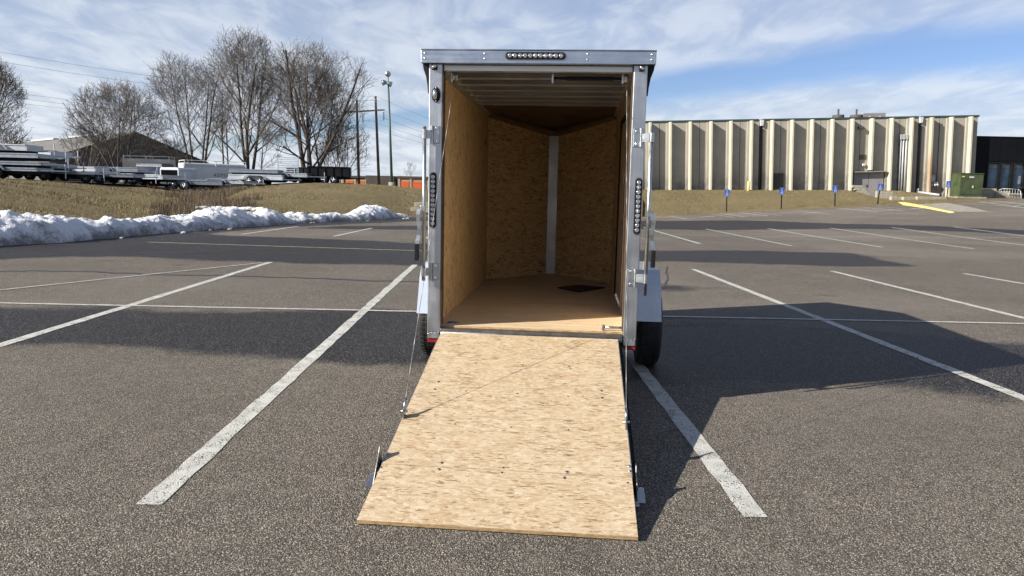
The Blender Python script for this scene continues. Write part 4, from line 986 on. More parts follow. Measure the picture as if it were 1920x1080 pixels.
def storage(name, label, px0, px1, Y, ptop, doors, side_px=None):
    a, b = at(px0, ptop, Y), at(px1, ptop, Y); z1 = a.z; o = thing(name, label, 'storage unit')
    o.location = (a.x, Y, 1.0); w = b.x - a.x; h = z1 - 1.0
    MB().box(0, w, 0, 8, 0, h - .3).build('wall', 'storage_tan', o); MB().box(-.15, w + .15, -.25, 8.2, h - .3, h).build('roof_edge', 'storage_dark', o)
    for d0, d1 in doors:
        x0, x1 = (d0 - px0) / (px1 - px0) * w, (d1 - px0) / (px1 - px0) * w
        MB().box(x0, x1, -.06, -.002, 0, h - .85).build('roll_door', 'storage_orange', o)
        m = MB(); [m.box(x0, x1, -.085, -.062, zz_, zz_ + .04) for zz_ in np.arange(.3, h - 1.0, .35)]; m.build('door_slat', 'storage_orange', o)
    for i in range(len(doors) + 1):
        xx = (doors[i][0] - 4 - px0 if i < len(doors) else doors[-1][1] + 1 - px0) / (px1 - px0) * w
        MB().box(xx, xx + .3, -.12, -.003, 0, h - .31).build('pier', 'concrete_block', o)
    if side_px:
        c = at(side_px, ptop, Y + 2); MB().box(w + .02, c.x - a.x, -.6, 9, 0, h + .1).build('end_wall', 'storage_dark', o)
    return o
storage('storage_units', 'tan storage units with orange doors, left of the wooden poles', 641, 687, 128, 329, [(645, 662), (668, 684)], 743)
storage('storage_units', 'tan storage units with orange doors, right of the green light pole', 746, 806, 126, 330, [(751, 768), (773, 793)])

# ------------------------------------------------------------------ poles and wires
def pole(name, label, cat, pt, pb, Y, r0_, r1_, mat, group=None):
    b, t_ = at(*pb, Y), at(*pt, Y); gz = left_zf(b.x, b.y)
    o = thing(name, label, cat, (b.x, Y, gz), 0, group)
    top = Vector(t_) - Vector((b.x, Y, gz))
    MB().tube((-(top.x) * .02, 0, -.3), top, r0_, r1_, 10).build('pole', mat, o, True); return o, top
up1, t1 = pole('utility_pole', 'wooden utility pole holding the left end of the crossarm', 'pole', (669, 188), (673, 343), 84, .17, .12, 'pole_wood', 'wooden utility poles')
up2, t2 = pole('utility_pole', 'wooden utility pole holding the right end of the crossarm', 'pole', (704, 180), (711, 345), 84, .17, .12, 'pole_wood', 'wooden utility poles')
ca, cb = at(640, 211, 83.7), at(721, 206, 83.7)
arm = thing('crossarm', 'pale timber crossarm joining the two wooden utility poles', 'crossarm', ca)
v = Vector(cb) - Vector(ca); MB().tube((0, 0, 0), v, .11, .11, 4).build('beam', 'concrete_block', arm)
INS = []
for f_ in (.02, .5, .98):
    p = v * f_; m = MB()
    for i in range(7): m.lathe([(.05, -.03), (.13, 0), (.05, .04)], (p.x, p.y, p.z - .3 - i * .13), (0, 0, 1), 8)
    m.build('insulator', 'storage_dark', arm, True); INS.append(Vector(ca) + p + Vector((0, 0, -1.2)))
lpo, lt = pole('light_pole', 'tall green metal light pole with three floodlights on top', 'light pole', (728, 152), (735, 344), 66, .13, .07, 'pole_green')
MB().tube((0, 0, -.3), (0, 0, .45), .32, .30, 14).build('concrete_base', 'concrete', lpo, True)
for i, (dx, dz, ax) in enumerate(((-.32, -.12, (-1, -.6, -.3)), (.12, -.22, (.9, .3, -.3)), (-.05, .62, (.3, -1, -.35)))):
    c = lt + Vector((dx, 0, dz)); d = Vector(ax).normalized()
    h_ = MB().lathe([(.10, -.18), (.17, -.08), (.24, .16), (.25, .18)], c, d, 12).build('floodlight', 'pole_green' if i == 1 else 'yard_aluminium', lpo, True)
    MB().lathe([(.235, .181), (.10, .20)], c, d, 12).build('lamp_glass', 'clear_lens', h_, True)
m = MB(); m.path([lt + Vector((0, 0, -.3)), lt + Vector((-.3, 0, -.2))], .04); m.path([lt, lt + Vector((0, 0, .6))], .04); m.path([lt + Vector((0, 0, -.3)), lt + Vector((.14, 0, -.2))], .04); m.build('bracket', 'pole_green', lpo)
def wire(a, b, sag, label):
    a, b = Vector(a), Vector(b); n = 40
    pts = [a.lerp(b, i / n) - Vector((0, 0, sag * 4 * (i / n) * (1 - i / n))) for i in range(n + 1)]
    o = MB().path(pts, .012, 4).build('power_line', 'wire_dark'); tag(o, label, 'power line', 'power lines'); return o
wire(at(706, 181, 84), at(-260, 46, 60), 1.0, 'topmost power line crossing the sky left of the poles')
wire(at(670, 188, 84), at(-260, 66, 60), 1.0, 'second power line from the top, left of the poles')
wire(INS[2], at(-260, 130, 60), 1.0, 'third power line from the top, left of the poles')
wire(INS[1], at(-260, 140, 61), 1.0, 'fourth power line from the top, left of the poles')
wire(INS[0], at(-260, 150, 62), 1.0, 'lowest power line crossing the sky left of the poles')
for (a, b, l) in (((706, 181, 84), (1000, 268, 150), 'topmost power line right of the poles'), ((670, 188, 84), (1000, 276, 150), 'second power line from the top, right of the poles'),
                  ((721, 222, 84), (1000, 284, 150), 'third power line from the top, right of the poles'), ((700, 228, 84), (1000, 291, 150), 'fourth power line from the top, right of the poles'), ((676, 233, 84), (1000, 297, 150), 'lowest power line right of the poles')):
    wire(at(*a), at(*b), 1.2, l)

# ------------------------------------------------------------------ trailers parked in the yard on the left
def text_mesh(name, cu):
    o = bpy.data.objects.new(name, cu); COL.objects.link(o); dg = bpy.context.evaluated_depsgraph_get()
    me = bpy.data.meshes.new_from_object(o.evaluated_get(dg)); bpy.data.objects.remove(o)
    return link(name, me)
def wheel_mesh():
    ty = MB().lathe([(.19, -.10), (.30, -.11), (.33, -.06), (.33, .06), (.30, .11), (.19, .10)], (0, 0, 0), (0, 1, 0), 20).mesh('tyre', 'rubber', True)
    m = MB().lathe([(.19, .07), (.20, -.09), (.17, -.07)], (0, 0, 0), (0, 1, 0), 18); 
    rm = MB(); rm.lathe([(.20, -.085), (.185, -.10), (.165, -.06), (.17, .05)], (0, 0, 0), (0, 1, 0), 20)
    for i in range(5):
        rm.box(-.035, .035, -.105, -.075, .03, .18, Matrix.Rotation(2 * math.pi * i / 5, 4, 'Y'))
    rm.tube((0, -.12, 0), (0, -.06, 0), .06, .06, 10); return ty, rm.mesh('rim', 'yard_aluminium', True)
TYRE, RIM = wheel_mesh()
def add_wheels(o, xs_, W2, z):
    for x in xs_:
        for s in (-1, 1):
            w = bpy.data.objects.new('wheel', None); COL.objects.link(w); w.parent = o; w.location = (x, s * W2, z)
            if s > 0: w.rotation_euler[2] = math.pi
            for nm, me_ in (('tyre', TYRE), ('rim', RIM)):
                c = bpy.data.objects.new(nm, me_); COL.objects.link(c); c.parent = w
def flatbed(label, px, Y, rz, L=5.2, Wd=2.0, axles=2, z=None, rail=.32, mat='yard_aluminium', wheels=True, gate=0, fend=True, py=None, dz=0.0, group='aluminium trailers parked in the yard'):
    p = at(px, 340, Y); gz = left_zf(p.x, p.y) + .08 if z is None else z
    o = thing('flatbed_trailer', label, 'trailer', (p.x, Y, gz + dz), rz, group); W2 = Wd / 2; dk = .55; rail *= .72
    MB().box(-L / 2, L / 2, -W2 + .05, W2 - .05, dk, dk + .05).build('deck', 'yard_weathered_deck', o)
    for s in (-1, 1):
        MB().box(-L / 2, L / 2, *sorted((s * W2, s * (W2 - .05))), dk - .12, dk + rail).build('side_rail', mat, o, bevel=.01)
        MB().box(-L / 2 - .005, L / 2 + .005, *sorted((s * (W2 + .03), s * (W2 - .01))), dk + rail - .06, dk + rail + .004).build('top_tube', mat, o)
    MB().box(-L / 2 - .06, -L / 2 - .002, -W2, W2, dk - .12, dk + .06).build('rear_bumper', mat, o)
    MB().box(L / 2 + .002, L / 2 + .06, -W2, W2, dk - .12, dk + rail).build('front_rail', mat, o)
    m = MB(); m.tube((L / 2, -W2 * .7, dk - .06), (L / 2 + 1.3, 0, dk - .06), .05, n=4); m.tube((L / 2, W2 * .7, dk - .06), (L / 2 + 1.3, 0, dk - .06), .05, n=4); m.build('tongue', mat, o)
    MB().tube((L / 2 + 1.15, 0, .05 if wheels else dk - .3), (L / 2 + 1.15, 0, dk + .35), .035, n=8).build('jack', mat, o)
    for s in (-1, 1): MB().box(-L / 2 - .075, -L / 2 - .061, s * W2 * .8 - .09, s * W2 * .8 + .09, dk - .08, dk + .02).build('tail_light', 'red_reflector', o)
    xs_ = [0] if axles == 1 else [-.42, .42]
    MB().box(-L / 2 + .1, L / 2 - .1, -W2 + .35, W2 - .35, .26 if wheels else dk - .26, dk - .005).build('under_shade', 'black_steel', o)  # added black block standing for the shade under the deck
    if wheels: add_wheels(o, xs_, W2 + .14, .33)
    if fend:
        for s in (-1, 1):
            hw = .48 if axles == 1 else .92; q = [(-hw, dk - .05), (-hw * .78, dk + .18), (-hw * .55, dk + .25), (hw * .55, dk + .25), (hw * .78, dk + .18), (hw, dk - .05)]
            q2 = q + [(a * .96, b - .03) for a, b in reversed(q)]
            MB().prism(q2, lambda u, v, w: (u, w, v), *sorted((s * (W2 + .035), s * (W2 + .28)))).build('fender', mat, o)
    if gate:
        m = MB(); gx = -L / 2 - .12
        for s in (-1, 1): m.box(gx - .03, gx + .03, s * W2 - .03, s * W2 + .03, dk, dk + gate)
        m.build('gate_frame', mat, o)
        for i in range(int(gate / .16)): MB().box(gx - .03, gx + .03, -W2 + .035, W2 - .035, dk + .05 + i * .16, dk + .05 + i * .16 + .07).build('gate_slat', mat, o)
    return o
def box_trailer(label, px, Y, rz, L, Wd, Hh, mat, rack=False, opening=False, letters=None, roof=None, dz=0.0):
    p = at(px, 340, Y); gz = left_zf(p.x, p.y) + .08 + dz
    o = thing('box_trailer', label, 'trailer', (p.x, Y, gz), rz, 'box trailers parked in the yard'); W2 = Wd / 2
    m = MB(); r_ = .16
    pr = [(-W2, .45), (W2, .45), (W2, Hh - r_), (W2 - .05, Hh - .04), (W2 - r_, Hh), (-W2 + r_, Hh), (-W2 + .05, Hh - .04), (-W2, Hh - r_)]
    m.prism(pr, lambda u, v, w: (w, u, v), -L / 2, L / 2); m.build('body', mat, o, bevel=.03)
    if opening: MB().box(-L / 2 - .02, -L / 2 - .004, -W2 + .12, W2 - .12, .6, Hh - .2).build('opening_shade', 'interior_shade', o)  # flat black panel on the closed end, painted as the shade inside
    MB().box(-L / 2, L / 2, -W2 - .012, -W2 - .002, Hh - .28, Hh - .20).build('top_trim', 'conduit_grey', o)
    MB().box(-L / 2, L / 2, -W2 - .012, -W2 - .002, .46, .56).build('lower_trim', 'conduit_grey', o)
    add_wheels(o, [-.45, .45], W2 - .1, .33)
    m = MB(); m.tube((L / 2, -W2 * .6, .48), (L / 2 + 1.3, 0, .48), .05, n=4); m.tube((L / 2, W2 * .6, .48), (L / 2 + 1.3, 0, .48), .05, n=4); m.build('tongue', 'black_steel', o)
    if rack:
        for x in np.linspace(-L / 2 + .1, L / 2 - .1, 3 if L > 3 else 2):
            m = MB(); m.tube((x, -W2 - .03, Hh - .35), (x, -W2 - .03, Hh + .22), .035, n=6); m.tube((x, W2 + .03, Hh - .35), (x, W2 + .03, Hh + .22), .035, n=6); m.tube((x, -W2 - .03, Hh + .22), (x, W2 + .03, Hh + .22), .035, n=6); m.build('roof_rack', 'sign_white', o)
        MB().tube((-L / 2 + .1, -W2 - .03, Hh + .22), (L / 2 - .1, -W2 - .03, Hh + .22), .03, n=6).build('rack_rail', 'sign_white', o)
    if letters:
        cu_ = bpy.data.curves.new('lettering', 'FONT'); cu_.body = letters; cu_.size = .42; cu_.extrude = .004; cu_.space_character = 1.15; cu_.materials.append(MAT['dark_louvre'])
        to = text_mesh('lettering', cu_); to.parent = o; to.location = (-.2, -W2 - .02, Hh * .52); to.rotation_euler = (math.pi / 2, 0, 0)
    return o
def zy(px, Y): p = at(px, 340, Y); return left_zf(p.x, p.y) + .08
# front row along the crest
flatbed('aluminium flatbed trailer with one wheel showing, at the near end of the yard row', 188, 51, .10, 5.0, rail=.18)
flatbed('aluminium flatbed with tandem wheels in the middle of the yard row', 262, 54, -.25, 5.4, rail=.28)
flatbed('long aluminium flatbed with pale side rail, right end of the front yard row', 345, 57, .12, 6.0, rail=.30)
flatbed('low aluminium flatbed trailer on the grass edge beside the leftmost stack', 90, 47, .05, 4.6, rail=.10)
# leftmost stacks
b0 = zy(5, 44)
flatbed('flatbed trailer at the bottom of the leftmost stack', 0, 44, .12, 5.0, rail=.12)
flatbed('flatbed trailer second from the bottom of the leftmost stack', 6, 44.2, .14, 5.0, rail=.12, dz=.36, wheels=False, fend=False)
flatbed('flatbed trailer third from the bottom of the leftmost stack', 2, 44.6, .10, 5.2, rail=.20, dz=.78, wheels=False, fend=False)
flatbed('white railed trailer on top of the leftmost stack', 8, 45.2, .12, 3.6, rail=.34, dz=1.22, wheels=False, mat='yard_white_metal')
flatbed('flatbed trailer under the bright long rail right of the leftmost stack', 66, 49, -.06, 4.4, rail=.22, dz=.35, wheels=False)
flatbed('trailer with bright white side rail, on top of the stack at the left', 68, 48, -.10, 3.6, rail=.36, dz=1.02, wheels=False, fend=False, mat='yard_white_metal')
flatbed('trailer with long bright silver rail behind the low flatbed', 130, 55, .02, 4.8, rail=.34, dz=.30, wheels=False, mat='yard_white_metal')
flatbed('blue-grey railed trailer behind the front yard row', 205, 60, .08, 5.2, rail=.34, dz=.50)
flatbed('low trailer below the white box trailers, with a brown sticker on its rail', 392, 60, .05, 4.6, rail=.26, dz=.05)
flatbed('dull grey flatbed in the brush below the white box trailers', 420, 58, -.15, 4.2, rail=.16)
# right group on the second mound
flatbed('trailer with stacked silver rails at the left end of the right yard group', 485, 61, .06, 4.2, rail=.40, mat='yard_white_metal')
flatbed('second silver trailer stacked on the right yard group, left end', 482, 61.4, .06, 3.8, rail=.24, dz=.55, wheels=False, fend=False)
flatbed('silver trailer in the middle of the right yard group', 533, 62, -.10, 4.6, rail=.28, dz=.12)
flatbed('utility trailer with a tall slatted ramp gate raised, in the right yard group', 562, 64, 1.45, 4.4, Wd=1.75, rail=.26, gate=1.45, dz=.15)
def dump(label, px, Y, rz):
    p = at(px, 340, Y); o = thing('dump_trailer', label, 'dump trailer', (p.x, Y, left_zf(p.x, p.y) + .05), rz, 'black dump trailers in the yard')
    L, W2 = 3.4, .95
    for s in (-1, 1):
        MB().box(-L / 2, L / 2, *sorted((s * W2, s * (W2 - .05))), .62, 1.35).build('side_wall', 'black_steel', o)
        for x in np.linspace(-L / 2 + .08, L / 2 - .08, 6): MB().box(x - .04, x + .04, *sorted((s * (W2 + .05), s * (W2 + .001))), .60, 1.36).build('stake', 'black_steel', o)
        MB().box(-L / 2, L / 2, *sorted((s * (W2 + .052), s * (W2 - .05))), 1.362, 1.42).build('top_rail', 'black_steel', o)
    MB().box(-L / 2 - .05, -L / 2 - .002, -W2, W2, .62, 1.40).build('tail_gate', 'black_steel', o); MB().box(L / 2 + .002, L / 2 + .05, -W2, W2, .62, 1.40).build('front_wall', 'black_steel', o)
    MB().box(-L / 2, L / 2, -W2 + .06, W2 - .06, .58, .64).build('floor', 'black_steel', o)
    MB().box(-L / 2, L / 2, -.5, .5, .40, .56).build('frame', 'black_steel', o); add_wheels(o, [-.42, .42], W2 - .12, .33)
    m = MB(); m.tube((L / 2, 0, .48), (L / 2 + 1.2, 0, .48), .06, n=4); m.build('tongue', 'black_steel', o)
    return o
dump('black dump trailer with tall stake sides, right end of the yard', 618, 63, .15); dump('black dump trailer left of the other dump trailer, nearer the slatted gate', 581, 66, -.05)
# box trailers
box_trailer('big white box trailer with faint lettering on its shaded side', 400, 70, .62, 5.6, 2.2, 2.45, 'skin_white', rack=True, letters='KEYSTONE')
box_trailer('cream box trailer with a roof rack, left of the white box trailer', 282, 72, .20, 4.2, 2.1, 2.55, 'beige_plastic', rack=True)
box_trailer('dark blue box trailer before the cream box trailer', 292, 64, -.1, 2.3, 1.8, 1.95, 'blue_cab')
box_trailer('small silver box trailer with its dark rear open', 336, 62, 1.35, 2.4, 1.75, 1.75, 'yard_white_metal', opening=True)

# ------------------------------------------------------------------ ribbed concrete building on the right
def bfit():
    a, b = at(1222, 229, 62.0), at(1831, 218, 63.0); return a, b
BA, BB = bfit(); tilt = math.atan2(BB.z - BA.z, (BB - BA).xy.length); yaw = math.atan2(BB.y - BA.y, BB.x - BA.x)
BH = 6.3                                                            # wall height; building frame: x along the face, y into it, z up from the foot
ux = Vector((BB - BA)).normalized(); uy = Vector((-math.sin(yaw), math.cos(yaw), 0)); uz = ux.cross(uy).normalized(); uy = uz.cross(ux)
BO = Vector(BA) - uz * BH
BM = Matrix(((ux.x, uy.x, uz.x, BO.x), (ux.y, uy.y, uz.y, BO.y), (ux.z, uy.z, uz.z, BO.z), (0, 0, 0, 1))); BI = BM.inverted()
bld = thing('ribbed_building', 'long beige concrete building with tall vertical ribs across the lot', 'building'); bld.matrix_world = BM
def bu(px, py=300):
    """place along the face seen at a photo pixel: returns (x, z) in the building frame"""
    o = BI @ Vector((0, 0, EYE)); d = BI.to_3x3() @ Vector(ray(px, py)); k = -o.y / d.y; p = o + d * k; return p.x, p.z
ribs_px = [1062, 1100, 1138, 1176, 1214.5, 1252, 1289, 1327.5, 1364.5, 1402.5, 1441, 1478, 1515, 1552.5, 1589.5, 1626, 1662.5, 1699.5, 1736.5, 1773, 1809]
rx = [bu(p + 3.2)[0] for p in ribs_px]
xl, xr = rx[0] - 1.0, bu(1829)[0]
BD = 26.0
MB().box(xl, xr, .32, BD, -1.5, BH - .02).build('core_wall', 'ribbed_concrete', bld)
rib_m = MB(); rw, rdp = .095, .50
rib_m.prism([(-rw, 0), (-rw * .82, -rdp), (rw * .82, -rdp), (rw, 0), (rw, .30), (-rw, .30)], lambda u, v, w: (u, v, w), -1.2, BH - .05)
rib_mesh = rib_m.mesh('rib', 'rib_concrete'); 
rust = rib_m.mesh('rib', 'rust_stained_concrete')
step_m = MB().box(-rw - .19, -rw - .003, -.13, .30, -1.2, BH - .10).mesh('rib_step', 'ribbed_concrete')
for i, x in enumerate(rx):
    if i == 15:   # this rib stops above the doors
        o = MB().prism([(-rw, 0), (-rw * .82, -rdp), (rw * .82, -rdp), (rw, 0), (rw, .30), (-rw, .30)], lambda u, v, w: (u, v, w), 2.06, BH - .05).build('rib', 'rib_concrete', bld); o.location = (x, 0, 0); o['label'] = 'short rib ending above the grey doors'; continue
    o = link('rib', rust if i == 18 else rib_mesh, bld, .012); o.location = (x, 0, 0)
    if i == 18: o['label'] = 'rib stained brown with rust near its foot'
    s_ = link('rib_step', step_m, o)
gaps = [(1425, 9), (1722, 17)]
for i in range(len(rx) - 1):
    a, b = rx[i] + rw + .003, rx[i + 1] - rw - .003
    if i in (9, 17):
        g = (a + b) / 2 + .05
        MB().box(a, g - .16, 0, .30, -1.2, BH - .06).build('wall_panel', 'ribbed_concrete', bld); MB().box(g + .16, b, 0, .30, -1.2, BH - .06).build('wall_panel', 'ribbed_concrete', bld)
        MB().tube((g, .18, .4), (g, .18, BH - .5), .07, n=10).build('downspout', 'dark_louvre', bld, True)
        MB().box(g - .19, g + .19, .302, .318, -1.2, BH - .3).build('gap_back', 'dark_louvre', bld)
        m = MB(); m.prism([(-.15, .46), (.15, .46), (.09, 0), (-.09, 0)], lambda u, v, w: (g + u, w, BH - .46 + v), -.18, .14); m.build('leader_head', 'sign_white', bld)
        MB().tube((g, -.02, .0), (g, -.12, .45), .13, .08, 10).build('downspout_boot', 'sign_white', bld, True)
    elif i % 2 == 0:
        c = (a + b) / 2; MB().box(a, c - .022, 0, .30, -1.2, BH - .06).build('wall_panel', 'ribbed_concrete', bld); MB().box(c + .022, b, 0, .30, -1.2, BH - .06).build('wall_panel', 'ribbed_concrete', bld)
    elif i == 15: MB().box(a, b, 0, .30, -1.2, BH - .06).build('wall_panel', 'ribbed_concrete', bld)
    else: MB().box(a, b, 0, .30, -1.2, BH - .06).build('wall_panel', 'ribbed_concrete', bld)
MB().box(rx[-1] + rw + .003, xr + .003, 0, .30, -1.2, BH - .06).build('wall_panel', 'ribbed_concrete', bld)
cut = [xl - .1] + [ (rx[9] + rx[10]) / 2, (rx[17] + rx[18]) / 2, xr + .1]
for a, b in zip(cut[:-1], cut[1:]): MB().box(a + .2 if a > xl else a, b - .15 if b < xr else b, -.05, BD + .1, BH - .04, BH + .10).build('roof_edge', 'green_fascia', bld)
# grey double doors
x0, z1 = bu(1601, 324); x1, _ = bu(1656, 324); _, zb = bu(1630, 373)
for a, b in ((x0, (x0 + x1) / 2 - .02), ((x0 + x1) / 2 + .02, x1)):
    d_ = MB().box(a, b, -.07, -.004, zb, z1).build('door', 'door_grey', bld, bevel=.01)
    MB().box(b - .18, b - .10, -.11, -.072, zb + 1.0, zb + 1.2).build('handle', 'dark_louvre', d_)
MB().box(x0 - .15, x1 + .15, -.42, -.003, z1 + .02, z1 + .10).build('door_canopy', 'ribbed_concrete', bld)
a, z2 = bu(1451, 325); b, z0_ = bu(1470, 354)
lv = MB().box(a, b, -.05, -.003, z0_, z2).build('louvre', 'dark_louvre', bld)
for i in range(9): MB().box(a + .05, b - .05, -.08, -.052, z0_ + .08 + i * (z2 - z0_ - .1) / 9, z0_ + .14 + i * (z2 - z0_ - .1) / 9).build('louvre_blade', 'dark_louvre', lv)
a, z2 = bu(1611, 290); b, z0_ = bu(1623, 299)
for i in range(5): MB().box(a, b, -.05, -.003, z0_ + i * .085, z0_ + i * .085 + .045).build('vent_blade', 'dark_louvre', bld)
x, z = bu(1613, 240); MB().box(x - .2, x + .2, -.30, -.003, z - .10, z + .10).build('wall_light', 'dark_louvre', bld, bevel=.02)
x, z = bu(1618, 309); MB().box(x - .12, x + .12, -.2, -.003, z - .1, z + .1).build('door_lamp', 'sign_white', bld, bevel=.02)
# three pale conduits with head boxes
cd = bpy.data.objects.new('conduits', None); COL.objects.link(cd); cd.parent = bld
_, zt = bu(1692, 262); _, zb = bu(1692, 358)
for p_ in (1685, 1690, 1695.5):
    x, _ = bu(p_ + 1, 300); MB().tube((x, -.12, zb), (x, -.12, zt), .075, n=10).build('conduit', 'conduit_grey', cd, True); MB().box(x - .10, x + .10, -.24, -.004, zt + .003, zt + .42).build('head_box', 'conduit_grey', cd, bevel=.02)
for f_ in (.2, .5, .9): MB().box(bu(1682)[0], bu(1699)[0], -.03, -.003, zb + (zt - zb) * f_, zb + (zt - zb) * f_ + .06).build('clamp', 'dark_louvre', cd)
# gas meter set by the stained rib
gm = bpy.data.objects.new('gas_meter', None); COL.objects.link(gm); gm.parent = bld
x, z = bu(1747, 345); 
MB().tube((x + .35, -.1, z - .2), (x + .35, -.1, BH - .4), .03, n=6).build('riser', 'dark_louvre', gm); MB().box(x - .3, x + .1, -.3, -.05, z + .2, z + .75).build('meter_box', 'conduit_grey', gm, bevel=.03)
m = MB(); m.path([(x - .35, -.2, z - .5), (x - .35, -.2, z + .1), (x + .35, -.2, z + .1), (x + .35, -.2, z - .1)], .05, 6); m.build('pipe', 'conduit_grey', gm)
for dx in (-.2, .1, .3): MB().sphere((x + dx, -.3, z - .1), .12, 10, 6).build('regulator', 'conduit_grey', gm, True)
# roof-top units
def rooftop(px0, px1, ptop, kind, dep, label):
    x0, _ = bu(px0, 218); x1, _ = bu(px1, 218); _, zt = bu((px0 + px1) / 2, ptop)
    k = 1 + dep / 62; c = BM @ Vector(((x0 + x1) / 2 * k, dep, BH)); o = thing('rooftop_unit', label, 'rooftop unit', c); o.rotation_euler = BM.to_euler(); w = (x1 - x0) / 2; h = (zt - BH) * k + .3
    if kind == 'fan':
        MB().lathe([(w, 0), (w, h * .75), (w * .9, h * .8), (w * .3, h * .8)], (0, 0, 0), (0, 0, 1), 18).build('fan_housing', 'dark_louvre', o, True); MB().tube((0, 0, h * .8), (0, 0, h * 1.5), .08, n=8).build('stack', 'dark_louvre', o); MB().box(-w, w, -w, w, -.3, 0).build('curb', 'conduit_grey', o)
    else:
        MB().box(-w, w, -1.2, 1.2, 0, h).build('housing', 'door_grey', o, bevel=.03); MB().box(-w * .5, -w * .3, -1.23, -1.205, h * .4, h * .65).build('panel', 'sign_white', o); MB().box(w * .4, w * .6, -1.23, -1.205, h * .4, h * .65).build('panel', 'sign_white', o)
    return o
rooftop(1575, 1597, 213, 'fan', 3, 'round roof fan with a stack, left on the ribbed building roof')
rooftop(1608, 1632, 213, 'fan', 3, 'round roof fan beside the long grey box on the ribbed building roof')
rooftop(1627, 1672, 211, 'box', 5, 'long grey box unit on the ribbed building roof')

# small things before the building
def lawn_z(x, y): return float(right_z(np.array([x]), np.array([y]))[0])
def signpost(label, px, pyt, pyb, Y, lean):
    p = at(px, pyb, Y); z = max(lawn_z(p.x, p.y), float(lot_z(p.x, p.y))); top = at(px, pyt, Y)
    o = thing('parking_sign', label, 'sign', (p.x, Y, z), 0, 'blue parking signs by the lawn'); h = top.z - z
    o.rotation_euler = (0, lean - .03, 0)
    MB().box(-.035, .035, -.02, .02, -.2, h - .02).build('post', 'black_steel', o)
    pl = MB().box(-.17, .17, -.032, -.022, h - .50, h).build('plate', 'sign_blue', o, bevel=.004)
    w = MB(); w.box(-.155, .155, -.0345, -.0325, h - .02, h - .012); w.box(-.155, .155, -.0345, -.0325, h - .488, h - .480); w.build('border', 'sign_white', pl)
    s_ = MB(); s_.sphere((-.01, -.034, h - .075), .020, 8, 5, (1, .15, 1)); s_.box(-.02, 0, -.0355, -.0328, h - .16, h - .10); s_.box(-.02, .045, -.0355, -.0328, h - .175, h - .16); s_.box(.03, .05, -.0355, -.0328, h - .22, h - .178)
    for i in range(10):
        a = math.pi * (.75 + i * .13); b = math.pi * (.75 + (i + 1) * .13); s_.tube((.0 + .062 * math.cos(a), -.034, h - .185 + .062 * math.sin(a)), (.0 + .062 * math.cos(b), -.034, h - .185 + .062 * math.sin(b)), .007, n=4)
    s_.build('wheelchair_symbol', 'sign_white', pl)
    l_ = MB()
    for i, w_ in enumerate((.10, .12, .085, .11)): l_.box(-w_, w_, -.0345, -.0325, h - .30 - i * .045, h - .283 - i * .045)
    l_.build('lettering', 'sign_white', pl)
signpost('blue accessible parking sign on a black post, nearest the silver trailer', 1362, 355, 399, 52.6, .0)
signpost('blue accessible parking sign on a black post, second from the silver trailer', 1464.5, 352, 395, 53.0, .0)
signpost('blue accessible parking sign on a black post, third from the silver trailer', 1565, 348, 391, 53.4, -.03)
signpost('blue accessible parking sign leaning before the grey doors', 1645, 344, 387, 53.8, .10)
signpost('blue accessible parking sign beside the green transformer box', 1775, 339, 373, 56.5, .05)
p = at(1403, 357, 61.0); o = MB().tube((0, 0, -.3), (0, 0, .75), .11, n=14).build('bollard', 'bollard_yellow', None, True); o.location = (p.x, p.y, lawn_z(p.x, p.y)); tag(o, 'short pale yellow bollard at the foot of a concrete rib', 'bollard')
# green transformer
c0, c1 = at(1797, 370, 58.0), at(1841, 370, 58.0); zt = at(1820, 326, 58.0).z; zz0 = lawn_z(c0.x, 58.0); W_ = (c1.x - c0.x); Hh = zt - zz0
tf_ = thing('transformer_box', 'dark green steel transformer box on a concrete pad by the black building', 'transformer', ((c0.x + c1.x) / 2, 58.0, zz0), 0.0)
MB().box(-W_ / 2 - .25, W_ / 2 + .2, -.3, 1.5, -.4, .12).build('pad', 'concrete', tf_, bevel=.02)
MB().box(-W_ / 2, W_ / 2, .012, 1.15, .125, Hh).build('cabinet', 'transformer_green', tf_, bevel=.02); MB().box(-W_ / 2 - .03, W_ / 2 + .03, -.03, 1.18, Hh + .002, Hh + .06).build('lid', 'transformer_green', tf_, bevel=.01)
for s in (-1, 1):
    d_ = MB().box(*sorted((s * .012, s * (W_ / 2 - .03))), -.02, .010, .30, Hh - .06).build('door', 'transformer_green', tf_, bevel=.008)
MB().box(.06, .16, -.07, -.022, Hh * .42, Hh * .52).build('handle', 'conduit_grey', tf_, bevel=.01)
MB().box(-.22, .14, -.028, -.0215, Hh - .30, Hh - .20).build('warning_label', 'sign_white', tf_); MB().box(-W_ / 2 + .12, -W_ / 2 + .32, -.028, -.0215, Hh - .26, Hh - .18).build('number_label', 'bollard_yellow', tf_)
# block walls beside the doors
def blocks(name, label, pxs, Y, rows, bw=.40, bh=.20):
    p = at(pxs, 372, Y); z = lawn_z(p.x, p.y) - .25; o = thing(name, label, 'wall', (p.x, Y, z)); me_ = MB().box(0, bw - .012, 0, .3, 0, bh - .012).mesh('block', 'concrete_block')
    for r_, (a, n) in enumerate(rows):
        for i in range(n):
            b_ = bpy.data.objects.new('block', me_); COL.objects.link(b_); b_.parent = o; b_.location = (a + i * bw, random.uniform(-.01, .01), r_ * bh)
blocks('block_wall', 'stepped pale concrete block wall right of the grey doors', 1644, 58.5, [(0, 4), (.2, 3), (0, 4), (.0, 3), (.0, 3)])
blocks('block_wall', 'low stepped concrete block wall left of the grey doors', 1597, 60.0, [(.6, 2), (.4, 2), (.2, 2), (0, 2)])
